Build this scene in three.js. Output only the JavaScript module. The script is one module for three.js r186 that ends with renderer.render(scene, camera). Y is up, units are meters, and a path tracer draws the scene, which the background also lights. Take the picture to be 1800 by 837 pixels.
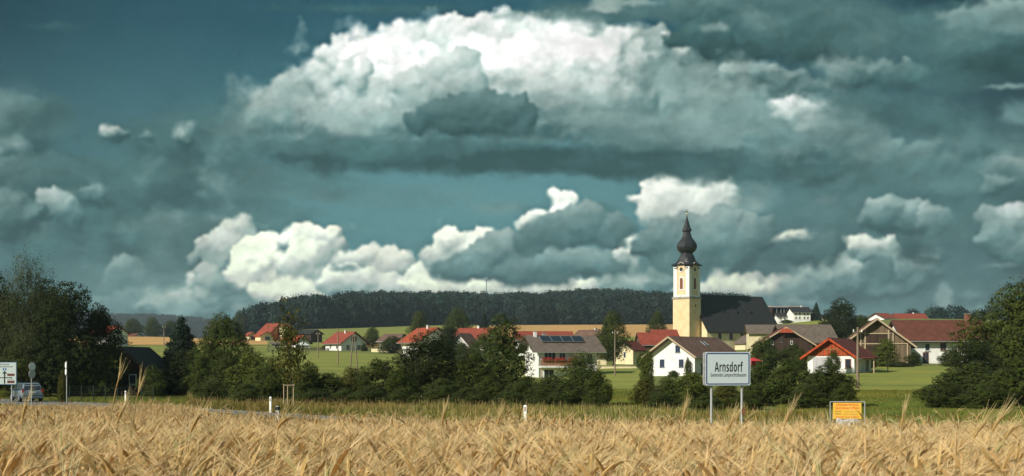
import * as THREE from 'three';
import { mergeGeometries } from 'three/addons/utils/BufferGeometryUtils.js';

// ------------------------------------------------------------------ camera, sky, sun, exposure
const F = 2173, EYE = 1.25, HORIZON = 640;            // focal length and eye-level row, in pixels of an 1800 x 837 frame
const scene = new THREE.Scene();
const camera = new THREE.PerspectiveCamera(2 * Math.atan(418.5 / F) * 180 / Math.PI, 1800 / 837, 0.3, 12000);
camera.position.set(0, EYE, 0);
camera.lookAt(0, EYE, -10);
camera.setViewOffset(1800, 837, 0, 418.5 - HORIZON, 1800, 837);   // a lens shifted upwards, so that walls stay upright
camera.focus = 60; camera.userData.fStop = 20;
camera.updateProjectionMatrix();

const renderer = new THREE.WebGLRenderer({ antialias: true });
renderer.setSize(1024, 476);
renderer.toneMapping = THREE.LinearToneMapping;
renderer.toneMappingExposure = 1.08;
renderer.shadowMap.enabled = true;

const SUN_DIR = new THREE.Vector3(-0.65, 0.52, 0.55).normalize();
const sun = new THREE.DirectionalLight(new THREE.Color(1, 0.92, 0.79), 5);
sun.name = 'sun';
sun.position.copy(SUN_DIR).multiplyScalar(300).add(new THREE.Vector3(0, 0, -150));
sun.target.position.set(0, 0, -150);
sun.castShadow = true; sun.shadow.radius = 1.2; sun.shadow.mapSize.set(4096, 4096);
Object.assign(sun.shadow.camera, { left: -260, right: 260, top: 260, bottom: -260, near: 10, far: 900 });
scene.add(sun, sun.target);

// seeded random numbers and noise
function rng(seed) { let a = seed * 2654435761 | 0; return () => { a = (a + 0x6d2b79f5) | 0; let t = Math.imul(a ^ (a >>> 15), 1 | a); t = (t + Math.imul(t ^ (t >>> 7), 61 | t)) ^ t; return ((t ^ (t >>> 14)) >>> 0) / 4294967296; }; }
const clamp = (x, a = 0, b = 1) => Math.min(b, Math.max(a, x));
const lerp = (a, b, t) => a + (b - a) * t;
const sstep = (a, b, x) => { const t = clamp((x - a) / (b - a)); return t * t * (3 - 2 * t); };
const HASH = (() => { const r = rng(77), a = new Float32Array(65536); for (let i = 0; i < 65536; i++) a[i] = r(); return a; })();
function vnoise(x, y) {
  const ix = Math.floor(x), iy = Math.floor(y), fx = x - ix, fy = y - iy, u = fx * fx * (3 - 2 * fx), v = fy * fy * (3 - 2 * fy);
  const h = (i, j) => HASH[((i & 255) * 251 + (j & 255) * 7919 + (i & 255) * (j & 255) * 13) & 65535];
  const a = h(ix, iy), b = h(ix + 1, iy), c = h(ix, iy + 1), d = h(ix + 1, iy + 1);
  return a + (b - a) * u + (c - a) * v + (a - b - c + d) * u * v;
}
function fbm(x, y, o = 5, g = 0.5) { let s = 0, a = 1, t = 0; for (let i = 0; i < o; i++) { s += a * vnoise(x, y); t += a; a *= g; const nx = x * 1.6 + y * 1.2 + 17.3, ny = -x * 1.2 + y * 1.6 + 9.1; x = nx; y = ny; } return s / t; }

// ------------------------------------------------------------------ the sky: teal air with heavy cumulus, the same kind of cloud all round
const lin = (c) => { c /= 255; return c <= 0.04045 ? c / 12.92 : Math.pow((c + 0.055) / 1.055, 2.4); };
const TONES = [[36, 66, 67], [66, 103, 103], [103, 136, 134], [151, 174, 169], [205, 218, 212], [255, 255, 252]];
function toneColor(t, out) {
  t = clamp(t, 0, 0.9999) * 5; const i = Math.floor(t), f = t - i;
  for (let c = 0; c < 3; c++) out[c] = TONES[i][c] + (TONES[i + 1][c] - TONES[i][c]) * f;
  return out;
}
function paintClouds() {
  const S = 1.7, U0 = -30, V0 = -520, W = Math.round(1860 / S), H = Math.round(1230 / S);
  const img = new Float32Array(W * H * 3), px = (i) => U0 + i * S, py = (j) => V0 + j * S;
  // clear air
  for (let j = 0; j < H; j++) for (let i = 0; i < W; i++) {
    const u = px(i), v = py(j), side = Math.pow(Math.abs(u - 780) / 950, 2);
    const t = sstep(-60, 420, v), k = 1 - 0.3 * side, n = (fbm(u * 0.004, v * 0.012, 4) - 0.5) * 16, o = (j * W + i) * 3;
    img[o] = (lerp(42, 90, t) + n) * k; img[o + 1] = (lerp(87, 138, t) + n) * k; img[o + 2] = (lerp(101, 141, t) + n) * k;
  }
  const cover = new Float32Array(W * H);
  const put = (o, c, a) => { cover[o / 3] += (1 - cover[o / 3]) * a; img[o] += (c[0] - img[o]) * a; img[o + 1] += (c[1] - img[o + 1]) * a; img[o + 2] += (c[2] - img[o + 2]) * a; };
  const col = [0, 0, 0];
  // thin broken layer behind everything
  for (let j = 0; j < H; j++) for (let i = 0; i < W; i++) {
    const u = px(i), v = py(j);
    const w = clamp(sstep(120, 260, v) * (1 - sstep(330, 560, u)) + sstep(1150, 1350, u) + sstep(380, 470, v) * 0.7 + sstep(-20, -120, v));
    if (w <= 0) continue;
    const n = fbm(u * 0.0062 + 3, v * 0.0105, 6, 0.52), m = fbm(u * 0.013 + 31, v * 0.02 + 8, 5);
    toneColor(0.1 + 0.5 * sstep(0.36, 0.68, m) * sstep(0.35, 0.65, n), col);
    put((j * W + i) * 3, col, w * sstep(0.38, 0.62, n) * 0.85);
  }
  // a heap of billows: lobes give the outline, small puffs the cauliflower relief; lit from the upper left
  const hgt = new Float32Array(W * H);
  let seed = 5;
  function blurred(f, i0, i1, j0, j1, r) {              // box blur, rows then columns
    const a = new Float32Array(W * H), b = new Float32Array(W * H);
    for (let j = j0; j <= j1; j++) for (let i = i0; i <= i1; i++) { let s = 0; for (let k = -r; k <= r; k++) s += f[j * W + clamp(i + k, i0, i1)]; a[j * W + i] = s / (2 * r + 1); }
    for (let j = j0; j <= j1; j++) for (let i = i0; i <= i1; i++) { let s = 0; for (let k = -r; k <= r; k++) s += a[clamp(j + k, j0, j1) * W + i]; b[j * W + i] = s / (2 * r + 1); }
    return b;
  }
  function cloud(lobes, o) {
    const { top = 0.9, low = 0.3, base = null, bend = 0.35, puff = 0.34, edge: firm = 3, relief = 1, tint = 0, opacity = 1, ragged = 10, fade = 30, light = 0.5 } = o;
    const r = rng(++seed), puffs = [], edge = firm * 1.45;
    for (const [cx, cy, rx, ry] of lobes) {
      puffs.push([cx, cy, Math.min(rx, ry), rx / Math.min(rx, ry), ry / Math.min(rx, ry), 0]);
      const n = Math.round(10 + rx * ry / 90);
      for (let k = 0; k < n; k++) {
        const a = r() * 6.283, q = Math.sqrt(r()) * 0.95, rad = Math.min(rx, ry) * puff * (0.35 + 0.9 * r());
        puffs.push([cx + Math.cos(a) * q * rx, cy + Math.sin(a) * q * ry, rad, 1.1, 1, (1 - q * q) * Math.min(rx, ry) * 0.75]);
      }
    }
    let u0 = 1e9, u1 = -1e9, v0 = 1e9, v1 = -1e9;
    for (const [x, y, q, ax, ay] of puffs) { u0 = Math.min(u0, x - q * ax); u1 = Math.max(u1, x + q * ax); v0 = Math.min(v0, y - q * ay); v1 = Math.max(v1, y + q * ay); }
    const pad = ragged * 1.5 + 12, i0 = clamp(Math.floor((u0 - pad - U0) / S), 0, W - 1), i1 = clamp(Math.ceil((u1 + pad - U0) / S), 0, W - 1), j0 = clamp(Math.floor((v0 - pad - V0) / S), 0, H - 1), j1 = clamp(Math.ceil((v1 + pad - V0) / S), 0, H - 1);
    const sx = seed * 3.7;
    for (let j = j0; j <= j1; j++) for (let i = i0; i <= i1; i++) {
      const u = px(i), v = py(j);
      const wu = u + (fbm(u * 0.03 + sx, v * 0.03, 4, 0.6) - 0.5) * ragged * 3.2, wv = v + (fbm(u * 0.03 + 50, v * 0.03 + sx, 4, 0.6) - 0.5) * ragged * 3.2;
      let h = -1e3;
      for (let k = 0; k < puffs.length; k++) {
        const p = puffs[k], dx = (wu - p[0]) / p[3], dy = (wv - p[1]) / p[4], d = p[2] * p[2] - dx * dx - dy * dy;
        const z = d > 0 ? Math.sqrt(d) + p[5] : (d > -p[2] * p[2] ? -Math.sqrt(-d) + (p[5] > 0 ? -1e3 : 0) : -1e3);
        if (z > h) h = z;
      }
      hgt[j * W + i] = Math.max(h, -30) + (fbm(u * 0.06 + 9, v * 0.06 + sx, 4, 0.6) - 0.5) * ragged * 0.9 * relief;
    }
    const vv0 = v0, vv1 = base ?? v1, fine = blurred(hgt, i0, i1, j0, j1, 1), broad = blurred(fine, i0, i1, j0, j1, 3), wide = blurred(broad, i0, i1, j0, j1, 6);
    for (let j = j0 + 1; j < j1; j++) for (let i = i0 + 1; i < i1; i++) {
      const q = j * W + i, u = px(i), v = py(j), dn = clamp((v - vv0) / (vv1 - vv0)), frayed = edge * (0.7 + 2.6 * dn * dn + 2.4 * sstep(0.45, 0.75, fbm(u * 0.02 + sx, v * 0.02 + 40, 3)));
      const h = lerp(fine[q], broad[q], sstep(4, 14, frayed));
      if (h < -frayed * 1.2) continue;
      let a = sstep(-frayed, frayed, h + (fbm(u * 0.045 + sx, v * 0.045, 4, 0.6) - 0.5) * frayed * 1.6) * opacity;
      if (base !== null) a *= 1 - sstep(base - fade * 0.6, base + fade, v + (fbm(u * 0.012, v * 0.012 + sx, 4) - 0.5) * fade * 2.2);
      if (a <= 0.002) continue;
      const slope = (f) => { const gx = (f[q + 1] - f[q - 1]) / (2 * S), gy = (f[q + W] - f[q - W]) / (2 * S); return clamp((gx * 0.42 + gy * 0.72 + 0.62) / Math.sqrt(gx * gx + gy * gy + 1.3), -0.4, 1); };
      const lit = 0.26 * slope(fine) + 0.34 * slope(broad) + 0.4 * slope(wide);     // heights fall towards the light on lit sides
      const down = clamp((v - vv0) / (vv1 - vv0)), soft = fbm(u * 0.011 + sx, v * 0.014 + 3, 5);
      let t = lerp(top, low, sstep(bend - 0.35, bend + 0.5, down + (soft - 0.5) * 0.75));
      t += (lit - 0.55) * light * (0.35 + 0.65 * t) + (soft - 0.5) * 0.16 + (fbm(u * 0.035 + sx + 7, v * 0.045, 5, 0.6) - 0.5) * 0.1;
      toneColor(t, col);
      if (tint) { const k = tint * sstep(0.4, 1, t); col[0] -= 13 * k; col[1] -= 1 * k; col[2] -= 24 * k; }
      put(q * 3, col, a);
    }
  }
  function soft(cu, cv, rx, ry, t, o = 0.8, rag = 18) {   // a veil without a firm outline
    const sx = ++seed * 2.9, f = 0.9 / (ry + 22);
    for (let j = clamp(Math.floor((cv - ry * 2 - V0) / S), 0, H - 1); j < clamp((cv + ry * 2 - V0) / S, 0, H); j++) for (let i = clamp(Math.floor((cu - rx * 1.7 - U0) / S), 0, W - 1); i < clamp((cu + rx * 1.7 - U0) / S, 0, W); i++) {
      const u = px(i), v = py(j), n = fbm(u * f * 0.7 + sx, v * f * 1.2, 5, 0.55), m = fbm(u * 0.02 + sx + 20, v * 0.03, 5, 0.55), e = Math.hypot((u - cu) / rx, (v - cv) / ry);
      const a = sstep(1.15, 0.25, e + (n - 0.5) * 1.7) * o;
      if (a > 0.003) put((j * W + i) * 3, toneColor(t + (m - 0.5) * 0.16 + (n - 0.5) * 0.1, col), a);
    }
  }
  // high on the left: faint grey patches
  soft(90, 45, 60, 12, 0.16, 0.5); soft(660, 14, 240, 13, 0.2, 0.5); soft(60, 215, 90, 48, 0.24, 0.9); soft(25, 180, 70, 20, 0.42, 0.55); soft(360, 235, 190, 46, 0.27, 0.8); soft(230, 300, 230, 50, 0.24, 0.8); soft(40, 290, 90, 34, 0.34, 0.6);
  soft(140, 350, 190, 60, 0.2, 0.85); soft(480, 330, 160, 34, 0.3, 0.55); soft(420, 380, 130, 30, 0.27, 0.6); soft(150, 440, 190, 60, 0.17, 0.8); soft(60, 520, 170, 50, 0.13, 0.8); soft(330, 420, 120, 40, 0.23, 0.7);
  cloud([[196, 232, 20, 14], [212, 238, 14, 9]], { top: 0.68, low: 0.32, edge: 4, ragged: 8 });
  cloud([[255, 240, 16, 9]], { top: 0.46, low: 0.25, edge: 5, ragged: 8, opacity: 0.7 });
  cloud([[322, 240, 24, 17]], { top: 0.52, low: 0.28, edge: 7, ragged: 9 });
  cloud([[100, 365, 38, 30], [118, 382, 26, 18], [80, 350, 22, 14]], { top: 0.56, low: 0.33, edge: 6, ragged: 10 });
  cloud([[165, 340, 28, 18]], { top: 0.38, low: 0.22, edge: 8, opacity: 0.8 });
  cloud([[20, 380, 45, 42], [10, 350, 26, 22]], { top: 0.36, low: 0.2, edge: 8 });
  cloud([[225, 480, 42, 26], [260, 505, 38, 24], [200, 500, 26, 20]], { top: 0.47, low: 0.3, edge: 6, tint: 0.3 });
  cloud([[290, 535, 80, 24], [180, 545, 60, 18], [225, 520, 30, 16]], { top: 0.45, low: 0.3, edge: 6, tint: 0.3 });
  // low bright heap on the left
  soft(260, 490, 170, 60, 0.33, 0.75); soft(330, 520, 120, 40, 0.4, 0.7);
  cloud([[520, 505, 130, 70], [400, 490, 60, 55], [660, 510, 90, 40], [330, 540, 90, 30]], { top: 0.74, low: 0.44, edge: 7, tint: 0.8, ragged: 12 });
  cloud([[365, 440, 24, 24], [345, 455, 18, 16]], { top: 0.72, low: 0.4, edge: 4, tint: 0.7, ragged: 10 });
  cloud([[415, 410, 36, 24], [428, 394, 20, 12], [400, 445, 44, 46], [385, 490, 40, 40]], { top: 0.7, low: 0.55, edge: 4, tint: 0.7, ragged: 9 });
  cloud([[465, 455, 50, 40], [440, 480, 40, 38], [480, 495, 46, 36]], { top: 1.05, low: 0.78, edge: 3, tint: 1, ragged: 10, light: 0.5 });
  cloud([[545, 425, 52, 34], [577, 412, 22, 20], [585, 440, 26, 28], [515, 425, 28, 22]], { top: 0.94, low: 0.6, edge: 3, tint: 0.7, ragged: 7, light: 0.55 });
  cloud([[548, 455, 46, 36], [520, 475, 34, 30], [565, 485, 38, 30]], { top: 0.84, low: 0.66, edge: 3, tint: 0.9, ragged: 7, light: 0.55 });
  cloud([[520, 520, 46, 34], [470, 510, 36, 22], [560, 540, 60, 26]], { top: 0.96, low: 0.8, edge: 4, tint: 1.1, ragged: 8, light: 0.4 });
  cloud([[652, 452, 24, 22], [660, 440, 16, 12], [620, 465, 34, 24], [690, 470, 46, 32], [716, 454, 15, 15]], { top: 0.94, low: 0.6, edge: 3, tint: 0.6, ragged: 7, light: 0.5 });
  cloud([[620, 495, 60, 32], [700, 510, 70, 32], [770, 490, 50, 30]], { top: 0.86, low: 0.62, edge: 4, tint: 0.8, ragged: 8 });
  soft(605, 472, 26, 7, 0.42, 0.8, 8);
  // low clouds towards the middle
  soft(560, 345, 60, 12, 0.33, 0.6); soft(900, 365, 70, 14, 0.4, 0.7); soft(1000, 370, 90, 26, 0.24, 0.5);
  cloud([[795, 420, 34, 22], [852, 414, 24, 16], [770, 450, 34, 24], [825, 440, 40, 22]], { top: 0.96, low: 0.66, edge: 3, tint: 0.6, ragged: 8 });
  cloud([[993, 347, 24, 14], [985, 368, 22, 18], [958, 378, 30, 12], [925, 392, 26, 12], [1008, 376, 24, 10]], { top: 1, low: 0.84, edge: 2.5, tint: 0.35, ragged: 7, light: 0.3 });
  cloud([[880, 505, 110, 26], [760, 505, 60, 26], [1010, 512, 90, 18]], { top: 0.97, low: 0.82, edge: 5, tint: 1.1, ragged: 9, light: 0.35 });
  cloud([[880, 440, 52, 36], [845, 470, 50, 26], [800, 475, 40, 24], [920, 470, 60, 30]], { top: 0.5, low: 0.27, edge: 4, base: 496, fade: 14, ragged: 9, light: 0.34 });
  cloud([[1030, 395, 46, 36], [975, 410, 58, 34], [1075, 410, 44, 30], [940, 425, 40, 26]], { top: 0.48, low: 0.26, bend: 0.2, edge: 5, opacity: 0.92, base: 448, fade: 20, ragged: 9, light: 0.34 });
  cloud([[1020, 465, 90, 24], [940, 480, 70, 24], [1080, 470, 46, 28]], { top: 0.5, low: 0.26, bend: 0.15, edge: 6, base: 500, fade: 18, ragged: 10, light: 0.3 });
  cloud([[1112, 440, 16, 20], [1100, 455, 22, 16], [1122, 478, 14, 26]], { top: 0.86, low: 0.66, edge: 4, tint: 0.5, ragged: 13, light: 0.3, opacity: 0.9 });
  cloud([[1105, 505, 70, 18], [1150, 490, 40, 22]], { top: 0.64, low: 0.5, edge: 7, tint: 0.7 });
  // the bright hole behind the steeple and the grey heap in front of it
  cloud([[1180, 335, 56, 36], [1245, 330, 54, 32], [1150, 365, 34, 34], [1210, 360, 70, 34], [1280, 345, 30, 26]], { top: 1, low: 0.86, edge: 5, tint: 0.35, ragged: 10, light: 0.25 });
  cloud([[1214, 408, 34, 42], [1270, 400, 46, 40], [1170, 430, 60, 42], [1240, 440, 90, 50], [1310, 420, 60, 44]], { top: 0.52, low: 0.24, bend: 0.3, edge: 4, base: 490, fade: 24, ragged: 9, light: 0.4 });
  soft(1330, 345, 50, 34, 0.46, 0.75); soft(1320, 365, 26, 20, 0.55, 0.6); soft(1445, 350, 24, 10, 0.5, 0.8, 9); soft(1150, 470, 110, 26, 0.27, 0.7); soft(1400, 460, 120, 36, 0.22, 0.8);
  cloud([[1300, 505, 74, 24], [1360, 500, 30, 20], [1255, 510, 60, 20]], { top: 0.93, low: 0.8, edge: 7, tint: 1.3, ragged: 10, light: 0.3 });
  // low on the right
  soft(1520, 400, 230, 60, 0.27, 0.75); soft(1700, 330, 160, 70, 0.22, 0.7); soft(1480, 350, 160, 36, 0.28, 0.6); soft(1430, 470, 150, 50, 0.3, 0.7); soft(1600, 520, 170, 36, 0.26, 0.7);
  cloud([[1395, 417, 36, 10], [1445, 424, 24, 9]], { top: 0.82, low: 0.55, edge: 4, tint: 0.9, ragged: 11 });
  cloud([[1480, 480, 80, 46], [1420, 510, 60, 34], [1560, 500, 60, 36]], { top: 0.58, low: 0.3, bend: 0.45, edge: 10, base: 532, fade: 26, tint: 0.4, ragged: 14 });
  cloud([[1500, 430, 40, 22], [1545, 445, 38, 24], [1580, 470, 40, 24], [1630, 476, 28, 22]], { top: 0.8, low: 0.36, edge: 5, tint: 0.7, ragged: 13, light: 0.45 });
  cloud([[1548, 470, 22, 20], [1535, 480, 20, 14]], { top: 0.32, low: 0.22, edge: 4, ragged: 9, light: 0.2 });
  cloud([[1455, 430, 34, 18], [1420, 445, 60, 22]], { top: 0.26, low: 0.2, edge: 5, ragged: 11, light: 0.2 });
  soft(1600, 440, 36, 26, 0.1, 0.9, 9); soft(1640, 455, 34, 18, 0.1, 0.8, 9); soft(1480, 548, 170, 14, 0.2, 0.7); soft(1660, 520, 16, 26, 0.52, 0.8, 12); soft(1720, 490, 90, 30, 0.2, 0.8); soft(1700, 520, 40, 18, 0.36, 0.7);
  cloud([[1575, 370, 56, 26], [1610, 380, 34, 28], [1550, 385, 40, 24]], { top: 0.5, low: 0.22, bend: 0.3, edge: 6, base: 420, fade: 26, ragged: 8, light: 0.45 });
  cloud([[1645, 388, 30, 26], [1628, 362, 12, 16]], { top: 0.58, low: 0.42, edge: 5, ragged: 9 });
  cloud([[1765, 385, 40, 24], [1790, 370, 30, 22], [1735, 380, 20, 18]], { top: 0.76, low: 0.46, edge: 6, ragged: 8 });
  cloud([[1770, 420, 50, 40], [1800, 440, 50, 40], [1750, 400, 22, 18]], { top: 0.46, low: 0.3, edge: 6, ragged: 9 });
  cloud([[1757, 322, 28, 16], [1745, 336, 20, 12]], { top: 0.58, low: 0.28, edge: 5, ragged: 10 });
  soft(1770, 465, 40, 7, 0.5, 0.6, 10);
  // the great cloud
  cloud([[1500, 275, 120, 40], [1610, 285, 90, 36], [1420, 260, 120, 50]], { top: 0.46, low: 0.26, edge: 10, base: 318, fade: 26, ragged: 14 });
  cloud([[1250, 190, 130, 80], [1130, 170, 120, 90], [1360, 230, 120, 60], [1080, 100, 120, 60]], { top: 0.6, low: 0.3, bend: 0.55, edge: 10, base: 300, fade: 22, ragged: 15, light: 0.34 });
  soft(520, 200, 110, 60, 0.5, 0.7); soft(580, 150, 70, 50, 0.56, 0.6);
  cloud([[500, 190, 62, 46], [545, 170, 60, 52], [600, 200, 90, 60], [470, 215, 40, 34]], { top: 0.6, low: 0.4, bend: 0.45, edge: 15, base: 262, fade: 26, ragged: 13, light: 0.34 });
  cloud([[640, 120, 84, 66], [720, 95, 92, 60], [810, 82, 100, 56], [905, 80, 110, 58], [1000, 95, 110, 66], [1070, 120, 90, 66], [860, 150, 190, 80], [1000, 170, 160, 70], [600, 160, 60, 60], [700, 175, 140, 66]], { top: 0.79, low: 0.36, bend: 0.56, edge: 10, base: 276, fade: 26, ragged: 14, light: 0.42 });
  cloud([[700, 175, 76, 40], [640, 190, 66, 40], [590, 200, 60, 40]], { top: 0.72, low: 0.56, edge: 10, ragged: 14, light: 0.4, opacity: 0.75 });
  cloud([[665, 95, 60, 36], [720, 115, 70, 34], [650, 130, 40, 30]], { top: 1.12, low: 0.96, edge: 12, ragged: 18, light: 0.32 });
  cloud([[830, 75, 40, 24], [850, 100, 26, 28], [915, 105, 56, 40], [1020, 95, 66, 34], [960, 85, 60, 30]], { top: 1.14, low: 1.0, edge: 15, ragged: 18, light: 0.22 });
  cloud([[640, 120, 20, 18], [625, 140, 22, 22], [600, 135, 20, 20]], { top: 0.8, low: 0.66, edge: 4, ragged: 9, light: 0.4, opacity: 0.85 });
  cloud([[735, 145, 46, 26], [790, 120, 40, 30], [820, 105, 26, 22], [760, 160, 60, 30], [810, 150, 50, 34]], { top: 0.72, low: 0.64, edge: 3.5, ragged: 8, light: 0.36 });
  cloud([[960, 160, 50, 34], [1000, 175, 60, 40], [1060, 180, 60, 34], [930, 190, 40, 30]], { top: 0.74, low: 0.5, edge: 8, ragged: 12, light: 0.34, opacity: 0.8 });
  soft(690, 205, 150, 34, 0.62, 0.6, 20); soft(600, 215, 90, 26, 0.6, 0.6, 20); soft(1080, 215, 160, 26, 0.54, 0.7, 20);
  cloud([[742, 208, 28, 24], [772, 194, 34, 30], [812, 192, 40, 32], [856, 178, 36, 26], [893, 188, 36, 36], [916, 214, 24, 26], [830, 218, 96, 24]], { top: 0.33, low: 0.2, bend: 0.4, edge: 4, ragged: 13, light: 0.28, opacity: 0.95 });
  soft(820, 248, 260, 10, 0.36, 0.6, 10);
  soft(880, 274, 420, 40, 0.14, 1, 14); soft(900, 284, 430, 26, 0.08, 1, 12); soft(1000, 288, 380, 20, 0.08, 0.9, 10); soft(700, 262, 160, 24, 0.2, 0.9, 12); soft(1200, 282, 260, 28, 0.14, 0.9, 14); soft(540, 256, 160, 26, 0.24, 0.8, 14); soft(1400, 300, 260, 26, 0.2, 0.8, 14); soft(1180, 240, 160, 24, 0.36, 0.7, 14);
  soft(1330, 205, 190, 56, 0.5, 0.75); soft(1230, 150, 130, 50, 0.5, 0.6); soft(1440, 235, 120, 44, 0.52, 0.7);
  cloud([[1405, 195, 50, 24], [1440, 205, 36, 26], [1385, 190, 34, 18], [1470, 235, 26, 22], [1440, 228, 46, 24]], { top: 0.78, low: 0.5, bend: 0.5, edge: 8, ragged: 11, light: 0.4 });
  cloud([[1420, 240, 18, 13], [1350, 238, 54, 18]], { top: 0.44, low: 0.36, edge: 5, ragged: 8, light: 0.25 });
  soft(1530, 275, 30, 12, 0.48, 0.6, 10); soft(1180, 130, 60, 40, 0.5, 0.5, 16);
  // along the top
  cloud([[1320, 10, 150, 50], [1410, 50, 90, 54], [1470, 60, 40, 50], [1290, 70, 80, 40]], { top: 0.3, low: 0.12, bend: 0.5, edge: 12, base: 108, fade: 16, ragged: 14, light: 0.26 });
  soft(1340, 35, 46, 34, 0.42, 0.7); soft(1560, 60, 90, 60, 0.27, 0.7); soft(1650, 30, 70, 30, 0.24, 0.6); soft(1090, 20, 150, 26, 0.3, 0.85); soft(980, 22, 110, 14, 0.36, 0.6);
  cloud([[1230, 66, 46, 28], [1200, 74, 26, 26], [1260, 78, 26, 22]], { top: 0.2, low: 0.14, edge: 3.5, ragged: 11, light: 0.18 });
  cloud([[1205, 100, 22, 14], [1165, 62, 12, 8]], { top: 0.78, low: 0.56, edge: 6, ragged: 8 }); soft(1262, 45, 30, 10, 0.55, 0.8, 12); soft(1060, 14, 50, 10, 0.62, 0.9, 12); soft(1100, 4, 70, 8, 0.6, 0.8, 12);
  cloud([[1520, 118, 46, 18], [1490, 135, 36, 14], [1590, 135, 46, 22]], { top: 0.5, low: 0.28, edge: 8, ragged: 12 });
  cloud([[1330, 130, 60, 14], [1400, 142, 50, 14]], { top: 0.5, low: 0.36, edge: 8, ragged: 12 });
  cloud([[1710, 40, 70, 30], [1770, 30, 70, 36], [1800, 80, 90, 50], [1720, 90, 70, 40]], { top: 0.46, low: 0.03, bend: 0.42, edge: 9, base: 136, fade: 12, ragged: 13, light: 0.26 });
  soft(1500, 40, 150, 60, 0.26, 0.7); soft(1650, 120, 120, 50, 0.22, 0.7); soft(1560, 195, 170, 40, 0.24, 0.7); soft(1720, 245, 140, 40, 0.32, 0.7); soft(1650, 300, 180, 36, 0.32, 0.7);
  soft(1400, 64, 120, 56, 0.15, 0.85); soft(1750, 112, 130, 36, 0.05, 0.95); soft(1690, 60, 110, 36, 0.28, 0.6); soft(1790, 40, 90, 24, 0.44, 0.7);
  soft(1760, 152, 60, 5, 0.5, 0.8, 6); soft(1500, 240, 200, 50, 0.36, 0.6); soft(1680, 380, 110, 50, 0.26, 0.55); soft(720, 345, 220, 26, 0.36, 0.3); soft(470, 300, 150, 30, 0.3, 0.5); soft(1780, 200, 60, 30, 0.36, 0.8); soft(1600, 210, 120, 30, 0.16, 0.7); soft(1790, 265, 70, 16, 0.3, 0.7);
  // above the frame the same weather goes on
  const q = rng(91);
  for (let k = 0; k < 17; k++) {
    const cx = -20 + k * 112 + q() * 60, cy = -90 - q() * 400, w = 50 + q() * 90, t = 0.45 + 0.5 * q(), lobes = [];
    for (let m = 0; m < 5; m++) lobes.push([cx + (q() - 0.5) * w * 2, cy + (q() - 0.5) * w * 0.6, w * (0.5 + 0.5 * q()), w * (0.3 + 0.3 * q())]);
    cloud(lobes, { top: t, low: t * 0.35, base: cy + w * 0.35, edge: 7, ragged: 14, fade: 24, light: 0.36 });
  }
  // turbulence: every outline is drawn out and frayed a little, and the vapour itself is uneven
  const out = new Float32Array(W * H * 3), take = (x, y, c) => { x = clamp(x, 0, W - 1.001); y = clamp(y, 0, H - 1.001); const i = Math.floor(x), j = Math.floor(y), a = x - i, b = y - j, o = (j * W + i) * 3 + c; return lerp(lerp(img[o], img[o + 3], a), lerp(img[o + W * 3], img[o + W * 3 + 3], a), b); };
  for (let j = 0; j < H; j++) for (let i = 0; i < W; i++) {
    const u = px(i), v = py(j), calm = 0.25 + 0.75 * sstep(0.42, 0.62, fbm(u * 0.009 + 70, v * 0.013, 3));
    const wx = (fbm(u * 0.02 + 5, v * 0.024, 5, 0.62) - 0.5) * 20 * calm + (fbm(u * 0.07 + 15, v * 0.08, 3, 0.6) - 0.5) * 10, wy = (fbm(u * 0.02 + 91, v * 0.024 + 7, 5, 0.62) - 0.5) * 18 * calm + (fbm(u * 0.07 + 55, v * 0.08, 3, 0.6) - 0.5) * 10;
    let b = 0, amp = 0.5, x = u * 0.018 + wx * 0.03, y = v * 0.024 + wy * 0.03;
    for (let k = 0; k < 4; k++) { b += amp * Math.abs(2 * vnoise(x, y) - 1); amp *= 0.55; const nx = x * 1.7 + y * 1.1 + 3, ny = -x * 1.1 + y * 1.7 + 8; x = nx; y = ny; }
    const m = 1 + (b - 0.42) * 0.2 + (fbm(u * 0.006 + 11, v * 0.009 + 2, 4) - 0.5) * 0.22, o = (j * W + i) * 3, k = 1 + (m - 1) * (0.12 + 0.88 * cover[j * W + i]);
    for (let c = 0; c < 3; c++) out[o + c] = take(i + wx / S, j + wy / S, c) * k;
  }
  // crisp the billows
  for (let c = 0; c < 3; c++) {
    const f = new Float32Array(W * H); for (let i = 0; i < W * H; i++) f[i] = out[i * 3 + c];
    const g = blurred(blurred(f, 0, W - 1, 0, H - 1, 2), 0, W - 1, 0, H - 1, 2), g2 = blurred(blurred(f, 0, W - 1, 0, H - 1, 8), 0, W - 1, 0, H - 1, 8);
    for (let i = 0; i < W * H; i++) out[i * 3 + c] = Math.max(18, f[i] + (f[i] - g[i]) * 0.7 + (f[i] - g2[i]) * 0.08);
  }
  return { img: out, W, H, S, U0, V0 };
}
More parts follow.
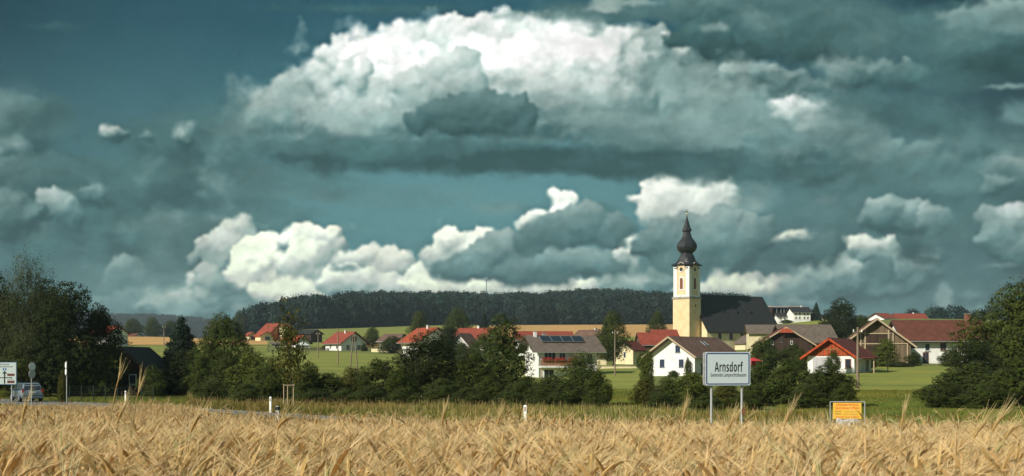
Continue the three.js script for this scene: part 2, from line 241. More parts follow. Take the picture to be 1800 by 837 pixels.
function makeSky() {
  const p = paintClouds(), w = 4096, h = 2048, data = new Float32Array(w * h * 4);
  const mean = [0, 0, 0];
  for (let i = 0; i < p.img.length; i++) mean[i % 3] += lin(p.img[i]) / (p.img.length / 3);
  const half = Math.atan(900 / F), read = (u, v, out) => {
    const x = clamp((u - p.U0) / p.S, 0, p.W - 1.001), y = clamp((v - p.V0) / p.S, 0, p.H - 1.001), i = Math.floor(x), j = Math.floor(y), a = x - i, b = y - j, o = (j * p.W + i) * 3;
    for (let c = 0; c < 3; c++) out[c] = lin(lerp(lerp(p.img[o + c], p.img[o + 3 + c], a), lerp(p.img[o + p.W * 3 + c], p.img[o + p.W * 3 + 3 + c], a), b));
  };
  const c = [0, 0, 0];
  for (let j = 0; j < h; j++) {
    const el = ((j + 0.5) / h - 0.5) * Math.PI, te = Math.tan(Math.min(el, 1.4));
    for (let i = 0; i < w; i++) {
      const o = (j * w + i) * 4;
      if (el < -0.03) { data[o] = mean[0] * 0.7; data[o + 1] = mean[1] * 0.7; data[o + 2] = mean[2] * 0.7; data[o + 3] = 1; continue; }
      // bearing from the middle of the view, folded so that neighbouring stretches join without a seam
      let az = ((i + 0.5) / w - 0.5) * 2 * Math.PI + Math.PI / 2, t = (az + half) / (2 * half);
      t = Math.abs(((t % 2) + 2) % 2); if (t > 1) t = 2 - t;
      const a = (t - 0.5) * 2 * half;
      read(900 + F * Math.tan(a), HORIZON - F * te / Math.cos(a), c);
      const k = sstep(0.36, 0.5, el);                       // overhead: broken soft cloud of the same mean brightness
      if (k > 0) {
        const x = Math.cos(az) / Math.tan(Math.max(el, 0.3)), y = Math.sin(az) / Math.tan(Math.max(el, 0.3)), m = 0.45 + 1.1 * fbm(x * 4 + 40, y * 4 + 40, 5);
        for (let q = 0; q < 3; q++) c[q] = lerp(c[q], mean[q] * m, k);
      }
      const g = 1 + (HASH[(i * 7907 + j * 104729 + ((i * j) >> 3)) & 65535] - 0.5) * 0.07;
      data[o] = c[0] * g; data[o + 1] = c[1] * g; data[o + 2] = c[2] * g; data[o + 3] = 1;
    }
  }
  const tex = new THREE.DataTexture(data, w, h, THREE.RGBAFormat, THREE.FloatType);
  tex.mapping = THREE.EquirectangularReflectionMapping; tex.magFilter = THREE.LinearFilter; tex.minFilter = THREE.LinearFilter; tex.needsUpdate = true;
  return tex;
}
const sky = makeSky();
scene.background = sky; scene.environment = sky;

// ------------------------------------------------------------------ helpers: places, terrain, names, textures, shapes
const X = (px, d) => (px - 900) / F * d;                       // metres sideways for a bearing, d metres ahead
const Y = (row, d) => EYE + (HORIZON - row) / F * d;           // height of something seen in that row, d metres ahead
const COLS = [-900, 0, 250, 450, 550, 750, 950, 1100, 1200, 1350, 1450, 1600, 1900, 2700];
const LAND = [                                                  // ground heights: metres ahead, then one height per bearing in COLS
  [0, 0, 0, 0, 0, 0, 0, 0, 0, 0, 0, 0, 0, 0, 0],
  [28, -1.05, -1.05, -1.05, -1.05, -1.05, -1.05, -1.05, -1.05, -1.05, -1.05, -1.05, -1.08, -1.1, -1.1],
  [50, -1.45, -1.45, -1.45, -1.45, -1.45, -1.45, -1.45, -1.45, -1.45, -1.42, -1.4, -1.4, -1.4, -1.4],
  [65, -1.6, -1.6, -1.6, -1.6, -1.6, -1.6, -1.6, -1.6, -1.58, -1.5, -1.48, -1.48, -1.5, -1.5],
  [82, -1.72, -1.72, -1.72, -1.72, -1.72, -1.72, -1.7, -1.72, -1.7, -1.58, -1.55, -1.62, -1.6, -1.5],
  [105, -1.85, -1.85, -1.85, -1.85, -1.8, -1.8, -1.75, -1.78, -1.65, -1.4, -1.3, -1.33, -1.3, -1.2],
  [132, -1.8, -1.8, -1.7, -1.7, -1.75, -1.8, -1.85, -1.74, -1.5, -1, -0.8, -0.8, -0.7, -0.7],
  [165, -1.0, -1.0, -0.9, -1.1, -1.3, -1.6, -1.9, -1.5, -1.25, -0.4, 0.05, 0.2, 0.2, 0.2],
  [210, 0.2, 0.2, 0.2, -0.3, -0.6, -1.2, -1.8, -0.9, -0.75, 0.4, 1.1, 1.3, 1.3, 1.3],
  [245, 1.5, 1.5, 1.5, 0.8, 0.3, -0.3, -1.0, -0.4, 0, 1.4, 2.4, 2.6, 2.6, 2.6],
  [285, 2.9, 2.9, 2.9, 2.1, 1.6, 1.2, 1, 1.3, 1.6, 3, 4.2, 5, 5, 5],
  [380, 6, 6, 6, 5, 4.6, 4.5, 4.5, 4.5, 4, 6, 10, 12, 12, 12],
  [480, 9, 9, 9, 8.4, 8, 8.5, 9, 9, 9, 13, 17, 18.9, 18, 18],
  [600, 14.4, 14.4, 14.4, 12.6, 12.8, 13.5, 14, 14, 14, 20.5, 22, 19, 18, 18],
  [800, 12, 12, 14, 19, 23, 24, 24, 24, 24, 25, 22, 18, 16, 16],
  [1000, 8, 8, 12, 25, 31, 33, 33, 33, 33, 32, 24, 16, 14, 14],
  [1250, 8, 8, 12, 33, 48, 53, 53, 53, 51, 46, 26, 16, 14, 14],
  [1600, 10, 10, 14, 30, 45, 50, 50, 50, 48, 44, 28, 18, 16, 16],
  [2600, 40, 40, 40, 40, 40, 40, 40, 40, 40, 40, 40, 40, 40, 40],
  [3200, 108, 112, 110, 90, 80, 70, 70, 70, 70, 70, 70, 70, 70, 70],
  [4200, 120, 120, 110, 100, 90, 80, 80, 80, 80, 80, 80, 80, 80, 80],
  [9000, 0, 0, 0, 0, 0, 0, 0, 0, 0, 0, 0, 0, 0, 0],
];
function ground(x, d) {                                        // height of the land at x metres aside, d metres ahead
  const dd = clamp(d, 0, 8990), p = 900 + F * x / Math.max(dd, 25);
  let r = 0; while (r < LAND.length - 2 && LAND[r + 1][0] < dd) r++;
  let c = 0; while (c < COLS.length - 2 && COLS[c + 1] < p) c++;
  const t = clamp((p - COLS[c]) / (COLS[c + 1] - COLS[c])), s = t * t * (3 - 2 * t), at = (k) => { const row = LAND[clamp(k, 0, LAND.length - 1)]; return lerp(row[c + 1], row[c + 2], s); };
  // cubic along the distance
  const a = LAND[r][0], b = LAND[r + 1][0], u = (dd - a) / (b - a), h0 = at(r), h1 = at(r + 1);
  const m0 = r > 0 ? (h1 - at(r - 1)) / (b - LAND[r - 1][0]) * (b - a) : h1 - h0, m1 = r < LAND.length - 2 ? (at(r + 2) - h0) / (LAND[r + 2][0] - a) * (b - a) : h1 - h0;
  const u2 = u * u, u3 = u2 * u;
  return h0 * (2 * u3 - 3 * u2 + 1) + m0 * (u3 - 2 * u2 + u) + h1 * (3 * u2 - 2 * u3) + m1 * (u3 - u2);
}
const spot = (px, d, sink = 0.03) => new THREE.Vector3(X(px, d), ground(X(px, d), d) - sink, -d);

const taken = {};
const numbered = (name) => { const n = (taken[name] = (taken[name] ?? -1) + 1); return n ? name + '_' + String(n).padStart(3, '0') : name; };
function shade(o) { o.castShadow = true; o.receiveShadow = true; return o; }
function mesh(name, geo, mat, parent) { const m = shade(new THREE.Mesh(geo, mat)); m.name = parent === scene ? numbered(name) : name; (parent ?? scene).add(m); return m; }
function thing(name, label, category, pos, turn = 0, group) {
  const o = new THREE.Group(); o.name = numbered(name); scene.add(o);
  if (pos) o.position.copy(pos); o.rotation.y = turn; o.userData = { label, category }; if (group) o.userData.group = group;
  return o;
}
function tag(o, label, category, group) { o.userData.label = label; o.userData.category = category; if (group) o.userData.group = group; return o; }
function structure(name, geo, mat, label) { const m = mesh(name, geo, mat, scene); m.userData.kind = 'structure'; if (label) m.userData.label = label; return m; }
function stuff(m, name, label, category) { m.name = numbered(name); shade(m); m.userData = { kind: 'stuff', label, category }; scene.add(m); return m; }

// procedural textures: f(u, v) in 0..1 gives [r, g, b] linear-ish 0..1 in sRGB, repeated
function tex(n, f, srgb = true, m = n) {
  const d = new Uint8Array(n * m * 4);
  for (let j = 0; j < m; j++) for (let i = 0; i < n; i++) { const c = f(i / n, j / m), o = (j * n + i) * 4; d[o] = clamp(c[0]) * 255; d[o + 1] = clamp(c[1]) * 255; d[o + 2] = clamp(c[2]) * 255; d[o + 3] = 255; }
  const t = new THREE.DataTexture(d, n, m); t.wrapS = t.wrapT = THREE.RepeatWrapping; t.magFilter = THREE.LinearFilter; t.minFilter = THREE.LinearMipmapLinearFilter; t.generateMipmaps = true; if (srgb) t.colorSpace = THREE.SRGBColorSpace; t.needsUpdate = true;
  return t;
}
// noise that repeats over the unit square
function tnoise(u, v, k, o = 4) { let s = 0, a = 1, t = 0; for (let i = 0; i < o; i++) { const g = (x, y) => HASH[(((x % k + k) % k) * 733 + ((y % k + k) % k) * 4099 + i * 977) & 65535], x = u * k, y = v * k, ix = Math.floor(x), iy = Math.floor(y), fx = x - ix, fy = y - iy, p = fx * fx * (3 - 2 * fx), q = fy * fy * (3 - 2 * fy); s += a * lerp(lerp(g(ix, iy), g(ix + 1, iy), p), lerp(g(ix, iy + 1), g(ix + 1, iy + 1), p), q); t += a; a *= 0.55; k *= 2; } return s / t; }
const mott = (lo, hi, k, n = 256) => tex(n, (u, v) => { const t = clamp(0.5 + (tnoise(u, v, k, 5) - 0.5) * 1.8); return [lerp(lo[0], hi[0], t), lerp(lo[1], hi[1], t), lerp(lo[2], hi[2], t)]; });
const rep = (t, x, y = x) => { const c = t.clone(); c.repeat.set(x, y); c.needsUpdate = true; return c; };
const std = (o) => new THREE.MeshStandardMaterial({ roughness: 0.9, ...o });
const rgb = (r, g, b) => new THREE.Color().setRGB(r, g, b);

// box with uv in metres and a small chamfer is overkill at these distances: plain box, uv in metres
function box(w, h, l, x = 0, y = 0, z = 0, ry = 0) {
  const g = new THREE.BoxGeometry(w, h, l), p = g.attributes.position, n = g.attributes.normal, uv = g.attributes.uv;
  for (let i = 0; i < p.count; i++) { const ax = Math.abs(n.getX(i)), ay = Math.abs(n.getY(i)); uv.setXY(i, ax > 0.5 ? p.getZ(i) : p.getX(i), ay > 0.5 ? p.getZ(i) : p.getY(i)); }
  if (ry) g.rotateY(ry); g.translate(x, y, z); return g;
}
function tube(a, b, r0, r1 = r0, sides = 7) {                   // tapered bar from a to b
  const A = new THREE.Vector3(...a), B = new THREE.Vector3(...b), g = new THREE.CylinderGeometry(r1, r0, A.distanceTo(B), sides, 1);
  g.translate(0, A.distanceTo(B) / 2, 0); g.applyQuaternion(new THREE.Quaternion().setFromUnitVectors(new THREE.Vector3(0, 1, 0), B.clone().sub(A).normalize())); g.translate(A.x, A.y, A.z); return g;
}
function sheet(us, ds, height, name, mat, uvScale = 1, label) {  // land sheet: us(d) gives the sideways metres of one row
  const P = [], T = [], I = [], n = us(ds[0]).length;
  ds.forEach((d, j) => us(d).forEach((x) => { P.push(x, height(x, d), -d); T.push(x * uvScale, d * uvScale); }));
  for (let j = 0; j < ds.length - 1; j++) for (let i = 0; i < n - 1; i++) { const a = j * n + i, b = a + 1, c = a + n, e = c + 1; I.push(a, b, c, b, e, c); }
  const g = new THREE.BufferGeometry(); g.setAttribute('position', new THREE.Float32BufferAttribute(P, 3)); g.setAttribute('uv', new THREE.Float32BufferAttribute(T, 2)); g.setIndex(I); g.computeVertexNormals();
  return structure(name, g, mat, label);
}
const span = (a, b, n) => Array.from({ length: n + 1 }, (_, i) => lerp(a, b, i / n));
const pick = (list, t) => { let k = 0; while (k < list.length - 2 && list[k + 1][0] < t) k++; const [a, p] = list[k], [b, q] = list[k + 1]; return lerp(p, q, clamp((t - a) / (b - a))); };

// ------------------------------------------------------------------ the land
const grassTex = tex(512, (u, v) => { const a = tnoise(u, v, 6, 6), b = tnoise(u + 0.3, v, 40, 3), t = a * 0.6 + b * 0.4; return [lerp(0.28, 0.52, t), lerp(0.36, 0.50, t), lerp(0.13, 0.20, t)]; });
const mowTex = tex(512, (u, v) => { const t = tnoise(u, v, 5, 6) * 0.5 + tnoise(u, v, 50, 2) * 0.2 + 0.3 * (tnoise(0.3, v, 10, 3) > 0.5 ? 0.85 : 0.2) + 0.1 * tnoise(u, v, 12, 3); return [lerp(0.29, 0.6, t), lerp(0.37, 0.58, t), lerp(0.12, 0.2, t)]; });
const strawTex = tex(512, (u, v) => { const t = tnoise(u, v, 4, 6) * 0.6 + tnoise(u * 0.2, (v * 10) % 1, 8, 3) * 0.4; return [lerp(0.62, 0.86, t), lerp(0.48, 0.66, t), lerp(0.28, 0.38, t)]; });
const grassMat = std({ map: rep(grassTex, 1 / 9), roughness: 1 }), meadowMat = std({ map: rep(mowTex, 1 / 34, 1 / 26), roughness: 1 }), farMeadowMat = std({ map: rep(mowTex, 1 / 90, 1 / 70), roughness: 1 });
const strawMat = std({ map: rep(strawTex, 1 / 60, 1 / 40), roughness: 1 }), soilMat = std({ map: mott([0.36, 0.28, 0.18], [0.58, 0.46, 0.3], 10), roughness: 1 }), woodFloorMat = std({ map: mott([0.1, 0.15, 0.08], [0.17, 0.22, 0.11], 8), roughness: 1 });
const U = span(-1.35, 1.35, 150);
const D = [-80, -40, -15, 0, 4, 8, 12, 16, 20, 25, 30, 35, 40, 46, 52, 58, 64, 70, 76, 82, 90, 98, 106, 115, 124, 133, 142, 153, 165, 176, 188, 200, 212, 225, 240, 255, 270, 285, 305, 330, 355, 380, 405, 430, 455, 480, 510, 540, 570, 600, 640, 680, 720, 760, 800, 850, 900, 950, 1000, 1060, 1120, 1180, 1250, 1330, 1420, 1500, 1600, 1800, 2100, 2400, 2600, 2800, 3000, 3200, 3500, 3800, 4200, 5200, 6500, 8900];
const wide = (d) => U.map((u) => u * (Math.max(d, 0) + 45));
sheet(wide, D, ground, 'ground', grassMat, 1, 'rough grassland running back to the village and hills');
// fields on the slopes: bearing range and, for each bearing, first and last distance
function field(name, p0, p1, near, far, mat, lift, label, n = 40, m = 16) {
  const P = [], T = [], I = [];
  for (let j = 0; j <= m; j++) for (let i = 0; i <= n; i++) { const p = lerp(p0, p1, i / n), d = lerp(pick(near, p), pick(far, p), j / m), x = X(p, d); P.push(x, ground(x, d) + lift, -d); T.push(x, d); }
  for (let j = 0; j < m; j++) for (let i = 0; i < n; i++) { const a = j * (n + 1) + i, b = a + 1, c = a + n + 1, e = c + 1; I.push(a, b, c, b, e, c); }
  const g = new THREE.BufferGeometry(); g.setAttribute('position', new THREE.Float32BufferAttribute(P, 3)); g.setAttribute('uv', new THREE.Float32BufferAttribute(T, 2)); g.setIndex(I); g.computeVertexNormals();
  structure(name, g, mat, label);
}
field('meadow', 300, 1130, [[300, 135], [1130, 118]], [[300, 330], [560, 395], [1130, 262]], meadowMat, 0.06, 'mown green meadow between the hedge and the village');
field('meadow', 1380, 2300, [[1380, 84], [2300, 84]], [[1380, 158], [1500, 190], [2300, 205]], meadowMat, 0.06, 'sunlit green meadow below the garage and farmhouse');
field('meadow', 180, 470, [[180, 200], [470, 380]], [[180, 430], [300, 452], [470, 470]], farMeadowMat, 0.1, 'green meadow on the slope beside the wooden hut');
field('stubble_field', 120, 470, [[120, 455], [300, 460], [470, 500]], [[120, 610], [470, 610]], strawMat, 0.12, 'golden grain field on the slope above the meadow');
field('meadow', 420, 780, [[420, 480], [560, 460], [780, 430]], [[420, 820], [560, 850], [780, 990]], farMeadowMat, 0.1, 'long green meadow below the wooded hill');
field('stubble_field', 590, 720, [[590, 470], [720, 430]], [[590, 560], [720, 640]], strawMat, 0.25, 'small tan field behind the red roofed white house', 16, 8);
field('stubble_field', 790, 1260, [[790, 470], [1260, 470]], [[790, 900], [900, 985], [1260, 1010]], strawMat, 0.12, 'wide golden field under the edge of the forest');
field('meadow', 1085, 1180, [[1085, 430], [1180, 430]], [[1085, 600], [1180, 640]], farMeadowMat, 0.3, 'green strip behind the red roofed barn', 12, 8);
field('meadow', 1340, 1470, [[1340, 470], [1470, 470]], [[1340, 590], [1470, 620]], farMeadowMat, 0.12, 'green hillside under the white hill farm', 14, 8);
field('forest_floor', 380, 1330, [[380, 900], [560, 905], [780, 985], [1330, 1015]], [[380, 1700], [1330, 1700]], woodFloorMat, 0.2, 'dark ground under the forest', 50, 20);

// ------------------------------------------------------------------ the road
const ROAD_FAR = [[-120, 168], [-92, 142], [-64, 124], [-46.4, 109], [-27.5, 90], [-13.9, 71.5], [-5, 59.5], [0.54, 51.3], [3.4, 44], [5.9, 36.2], [9, 29], [14, 20], [22, 8], [34, -12]];
const roadCurve = new THREE.CatmullRomCurve3(ROAD_FAR.map(([x, d]) => new THREE.Vector3(x, 0, -d)));
function strip(name, a, b, lift, mat, label) {                 // a band along the road, between offsets a and b metres towards the barley
  const P = [], T = [], I = [], n = 120;
  for (let i = 0; i <= n; i++) {
    const p = roadCurve.getPointAt(i / n), t = roadCurve.getTangentAt(i / n), s = new THREE.Vector3(t.z, 0, -t.x).normalize();      // towards the field
    if (s.z < 0) s.negate();
    for (const k of [0, 0.5, 1]) { const o = lerp(a, b, k), q = p.clone().addScaledVector(s, o); P.push(q.x, ground(q.x, -q.z) + lift, q.z); T.push(i * 2, o); }
  }
  for (let i = 0; i < n; i++) for (let k = 0; k < 2; k++) { const q = i * 3 + k; I.push(q, q + 3, q + 1, q + 1, q + 3, q + 4); }
  const g = new THREE.BufferGeometry(); g.setAttribute('position', new THREE.Float32BufferAttribute(P, 3)); g.setAttribute('uv', new THREE.Float32BufferAttribute(T, 2)); g.setIndex(I); g.computeVertexNormals();
  return structure(name, g, mat, label);
}
const asphalt = std({ map: mott([0.36, 0.37, 0.38], [0.46, 0.47, 0.47], 24), roughness: 0.85 }), paint = std({ color: rgb(0.7, 0.7, 0.68), roughness: 0.7 });
strip('road', 0, 6.6, 0.08, asphalt, 'grey asphalt country road behind the barley');
strip('road_marking', 0.2, 0.33, 0.086, paint, 'white edge line of the road on the village side');
strip('road_marking', 6.25, 6.38, 0.086, paint, 'white edge line of the road on the barley side');

// ------------------------------------------------------------------ plants
const LEAFDIR = new THREE.Vector3();
// leaf soup: quads folded along the midrib, with a colour of their own
class Leaves {
  constructor() { this.P = []; this.C = []; this.I = []; this.N = []; }
  leaf(x, y, z, s, nx, ny, nz, c, r, w = 0.5) {
    // frame across the leaf normal
    let ax = r() - 0.5, ay = r() - 0.5, az = r() - 0.5; const dt = ax * nx + ay * ny + az * nz; ax -= dt * nx; ay -= dt * ny; az -= dt * nz; let l = Math.hypot(ax, ay, az) || 1; ax /= l; ay /= l; az /= l;
    const bx = ny * az - nz * ay, by = nz * ax - nx * az, bz = nx * ay - ny * ax, k = this.P.length / 3, h = s * w, f = s * 0.16;
    this.P.push(x - ax * s, y - ay * s, z - az * s, x + bx * h - nx * f, y + by * h - ny * f, z + bz * h - nz * f, x + ax * s, y + ay * s, z + az * s, x - bx * h - nx * f, y - by * h - ny * f, z - bz * h - nz * f);
    for (let i = 0; i < 4; i++) { this.C.push(c[0], c[1], c[2]); this.N.push(nx, ny, nz); }
    this.I.push(k, k + 2, k + 1, k, k + 3, k + 2);
  }
  geometry() {
    const g = new THREE.BufferGeometry(); g.setAttribute('position', new THREE.Float32BufferAttribute(this.P, 3)); g.setAttribute('normal', new THREE.Float32BufferAttribute(this.N, 3)); g.setAttribute('color', new THREE.Float32BufferAttribute(this.C, 3)); g.setIndex(this.I); return g;
  }
}
const leafMat = new THREE.MeshPhysicalMaterial({ vertexColors: true, roughness: 0.95, transmission: 0.3, thickness: 0, ior: 1.3, specularIntensity: 0.25, side: THREE.DoubleSide });
const solidLeafMat = new THREE.MeshPhysicalMaterial({ vertexColors: true, roughness: 0.95, specularIntensity: 0.3, side: THREE.DoubleSide });
const barkMat = std({ map: mott([0.2, 0.17, 0.13], [0.36, 0.31, 0.25], 12), roughness: 1 }), birchBark = std({ map: tex(256, (u, v) => { const t = tnoise(u, (v * 3) % 1, 8, 4) > 0.62 ? 0.25 : 0.75 + 0.1 * tnoise(u, v, 20, 2); return [t, t * 0.97, t * 0.9]; }), roughness: 0.9 });
// a crown in the unit ball (height 0..1, radius about 0.5) made of lobes, each a shell of leaf clusters
function crownGeometry(seed, o) {
  const { leaves = 9000, lobes = 11, size = 0.02, tint = [0.05, 0.085, 0.022], vary = 0.36, droop = 0, low = 0.04, flatTop = 0.5, cone = 0, spread = 0.34, warm = 0.3, cluster = 12, loose = 0.07 } = o;
  const r = rng(seed * 17 + 3), L = new Leaves(), balls = [];
  for (let k = 0; k < lobes; k++) {
    const t = (k + r()) / lobes, y = low + 0.12 + (0.82 - low) * t, w = cone ? (1 - t) * 0.42 + 0.02 : Math.sin(Math.PI * Math.pow(clamp(t * 0.9 + 0.08), flatTop + 0.5)) * spread, a = k * 2.4 + r() * 1.5;
    const rad = (cone ? 0.10 + 0.07 * (1 - t) : 0.15 + 0.1 * r()) * (1 - 0.25 * t);
    balls.push([Math.cos(a) * w * (0.6 + 0.5 * r()), y - rad * 0.4, Math.sin(a) * w * (0.6 + 0.5 * r()), rad * (0.85 + 0.35 * r()), rad * (0.75 + 0.3 * r())]);
  }
  if (!cone) balls.push([0, low + 0.45, 0, 0.3, 0.36]);
  let total = 0; const area = balls.map((b) => (total += b[3] * b[4]));
  const n = Math.round(leaves / cluster);
  for (let k = 0; k < n; k++) {
    const pickAt = r() * total, b = balls[area.findIndex((x) => x >= pickAt)];
    const ct = 2 * r() - 1, st = Math.sqrt(1 - ct * ct), a = r() * 6.283, q = 1 - loose * 2 + loose * 4 * r() - (r() < 0.3 ? r() * 0.5 : 0);
    const dx = st * Math.cos(a), dy = ct, dz = st * Math.sin(a), cx = b[0] + dx * b[3] * q, cy = b[1] + dy * b[4] * q, cz = b[2] + dz * b[3] * q;
    if (cy < low - 0.02) continue;
    const tone = 1 + (r() - 0.5) * 2 * vary, wm = 1 + (r() - 0.4) * warm, cs = size * (1.2 + 2.2 * r());
    for (let m = 0; m < cluster; m++) {
      const ex = (r() + r() - 1) * cs * 1.6, ey = (r() + r() - 1) * cs * (1.1 + droop * 2.5) - droop * r() * cs * 3, ez = (r() + r() - 1) * cs * 1.6;
      let nx = dx * 0.9 + (r() - 0.5) * 1.05, ny = dy * 0.7 + 0.3 + (r() - 0.5) * 1.05, nz = dz * 0.9 + (r() - 0.5) * 1.05; const l = Math.hypot(nx, ny, nz) || 1;
      const t = tone * (0.8 + 0.4 * r());
      L.leaf(cx + ex, Math.max(cy + ey, low - 0.03), cz + ez, size * (0.6 + 0.8 * r()), nx / l, ny / l, nz / l, [tint[0] * t * wm, tint[1] * t, tint[2] * t], r, droop ? 0.36 : 0.55);
    }
  }
  return L.geometry();
}
// a spruce: tiers of drooping branches
function spruceGeometry(seed, leaves = 8000, tint = [0.022, 0.042, 0.026]) {
  const r = rng(seed * 31 + 1), L = new Leaves(), n = leaves / 14;
  for (let k = 0; k < n; k++) {
    const t = 1 - Math.sqrt(r()), y = 0.03 + 0.97 * t, tier = 0.75 + 0.25 * Math.abs(Math.sin(y * 34)), len = (0.36 * (1 - t) + 0.012) * tier, a = r() * 6.283, q = 0.25 + 0.75 * Math.sqrt(r());
    const cx = Math.cos(a) * len * q, cz = Math.sin(a) * len * q, cy = y - len * q * 0.35, tone = 0.65 + 0.8 * r();
    for (let m = 0; m < 14; m++) {
      let nx = Math.cos(a) * 0.5 + (r() - 0.5), ny = 0.6 + (r() - 0.5), nz = Math.sin(a) * 0.5 + (r() - 0.5); const l = Math.hypot(nx, ny, nz);
      L.leaf(cx + (r() - 0.5) * 0.05, Math.max(0.01, cy + (r() - 0.5) * 0.035), cz + (r() - 0.5) * 0.05, 0.009 + 0.012 * r(), nx / l, ny / l, nz / l, tint.map((c) => c * tone * (0.85 + 0.3 * r())), r, 0.4);
    }
  }
  return L.geometry();
}
function trunkGeometry(seed, top = 0.75, rad = 0.018, limbs = 7, fork = 0.3, reach = 1) {
  const r = rng(seed * 7 + 5), parts = [tube([0, -0.03, 0], [0.01, top * 0.55, 0.005], rad, rad * 0.65, 8), tube([0.01, top * 0.55, 0.005], [0.0, top, 0.01], rad * 0.65, rad * 0.15, 6)];
  for (let k = 0; k < limbs; k++) { const y = fork + (top - fork) * (k / limbs) * 0.8, a = k * 2.4 + r(), l = (0.22 + 0.14 * r()) * reach, m = [Math.cos(a) * l * 0.5, y + l * 0.42, Math.sin(a) * l * 0.5], e = [Math.cos(a) * l, y + l * 0.75, Math.sin(a) * l]; parts.push(tube([0.005, y, 0.003], m, rad * 0.42, rad * 0.28, 5), tube(m, e, rad * 0.28, rad * 0.08, 5)); }
  return mergeGeometries(parts);
}
const stemsGeometry = (seed) => { const r = rng(seed), p = []; for (let k = 0; k < 7; k++) { const a = k * 0.9 + r(), s = 0.05 * r(), e = 0.15 + 0.2 * r(); p.push(tube([Math.cos(a) * s, -0.03, Math.sin(a) * s], [Math.cos(a) * e, 0.5 + 0.3 * r(), Math.sin(a) * e], 0.013, 0.004, 5)); } return mergeGeometries(p); };
const DARK = [0.026, 0.038, 0.011], MID = [0.058, 0.08, 0.016], LIGHT = [0.09, 0.115, 0.022], OLIVE = [0.085, 0.09, 0.018];
const KINDS = {
  broad: [1, 2, 3].map((k) => ({ crown: crownGeometry(k, { leaves: 34000, size: 0.0095, tint: MID, lobes: 15, low: 0.14, spread: 0.36 }), trunk: trunkGeometry(k) })),
  dark: [4, 5, 6].map((k) => ({ crown: crownGeometry(k, { leaves: 38000, size: 0.0095, tint: DARK, lobes: 16, low: 0.08, spread: 0.36, warm: 0.2 }), trunk: trunkGeometry(k) })),
  birch: [7].map((k) => ({ crown: crownGeometry(k, { leaves: 30000, size: 0.0075, tint: [0.06, 0.075, 0.028], lobes: 17, low: 0.16, spread: 0.24, droop: 1, loose: 0.16, cluster: 9, flatTop: 0.35 }), trunk: trunkGeometry(k, 0.92, 0.011, 11, 0.25, 0.5) })),
  poplar: [8, 9].map((k) => ({ crown: crownGeometry(k, { leaves: 26000, size: 0.0095, tint: [0.058, 0.08, 0.02], lobes: 18, low: 0.02, spread: 0.2, flatTop: 0.3, loose: 0.1 }), trunk: trunkGeometry(k, 0.85, 0.014, 8, 0.15, 0.55) })),
  bush: [10, 11, 12, 13].map((k) => ({ crown: crownGeometry(k, { leaves: 24000, size: 0.0135, tint: k % 2 ? MID : [0.05, 0.07, 0.015], lobes: 13, low: 0.0, spread: 0.34 }), trunk: stemsGeometry(k) })),
  shrub: [14, 15].map((k) => ({ crown: crownGeometry(k, { leaves: 20000, size: 0.0145, tint: k % 2 ? LIGHT : OLIVE, lobes: 12, low: 0, spread: 0.33, loose: 0.14 }), trunk: stemsGeometry(k) })),
  spruce: [16, 17].map((k) => ({ crown: spruceGeometry(k, 30000), trunk: tube([0, -0.03, 0], [0, 0.95, 0], 0.014, 0.002, 6) })),
  sapling: [18].map((k) => ({ crown: crownGeometry(k, { leaves: 2600, size: 0.018, tint: OLIVE, lobes: 13, low: 0.32, spread: 0.15, loose: 0.24, cluster: 7, flatTop: 0.3, warm: 0.5 }), trunk: trunkGeometry(k, 0.97, 0.007, 9, 0.35, 0.45) })),
};
const used = {};
function plant(kind, name, label, category, px, d, topRow, halfWidth, o = {}) {   // a tree or bush whose crown reaches topRow and is halfWidth pixels to either side
  const list = KINDS[kind], n = (used[kind] = (used[kind] ?? -1) + 1), k = list[n % list.length], pos = spot(px, d, 0.05), h = (Y(topRow, d) - pos.y) * (kind === 'spruce' || kind === 'sapling' ? 1 : 1.07), w = halfWidth * 2 / F * d;
  const t = thing(name, label, category, pos, (o.turn ?? n * 1.9 + 0.4), o.group);
  const wide = { broad: 1.0, dark: 1.0, birch: 0.8, poplar: 0.66, bush: 0.98, shrub: 0.98, spruce: 0.47, sapling: 0.5 }[kind];
  const c = mesh(kind === 'bush' || kind === 'shrub' ? 'foliage' : 'crown', k.crown, leafMat, t), s = mesh(kind === 'bush' || kind === 'shrub' ? 'stems' : 'trunk', k.trunk, k.bark ?? barkMat, t);
  for (const m of [c, s]) m.scale.set(w / wide, h, w / wide);
  return t;
}

// ------------------------------------------------------------------ buildings
const tileTex = (lo, hi, rows = 12) => tex(256, (u, v) => { const q = (u * rows) % 1, r = HASH[(Math.floor(u * rows) * 97 + Math.floor(v * 16 + (Math.floor(u * rows) % 2) * 0.5) % 16 * 13) & 65535], n = tnoise(u, v, 5, 5), t = clamp(0.25 + 0.35 * r + 0.9 * (n - 0.3)), s = q < 0.12 ? 0.78 : 1; return [0, 1, 2].map((c) => lerp(lo[c], hi[c], t) * s); });
const roofMat = (lo, hi) => std({ map: rep(tileTex(lo, hi), 1 / 3.6), roughness: 0.85 });
const boardTex = (lo, hi) => tex(256, (u, v) => { const k = Math.floor(u * 10), q = (u * 10) % 1, t = clamp(HASH[k * 31 + 7] * 0.6 + tnoise(u, v * 0.3, 12, 4) * 0.5); return [0, 1, 2].map((c) => lerp(lo[c], hi[c], t) * (q < 0.1 ? 0.5 : 1)); });
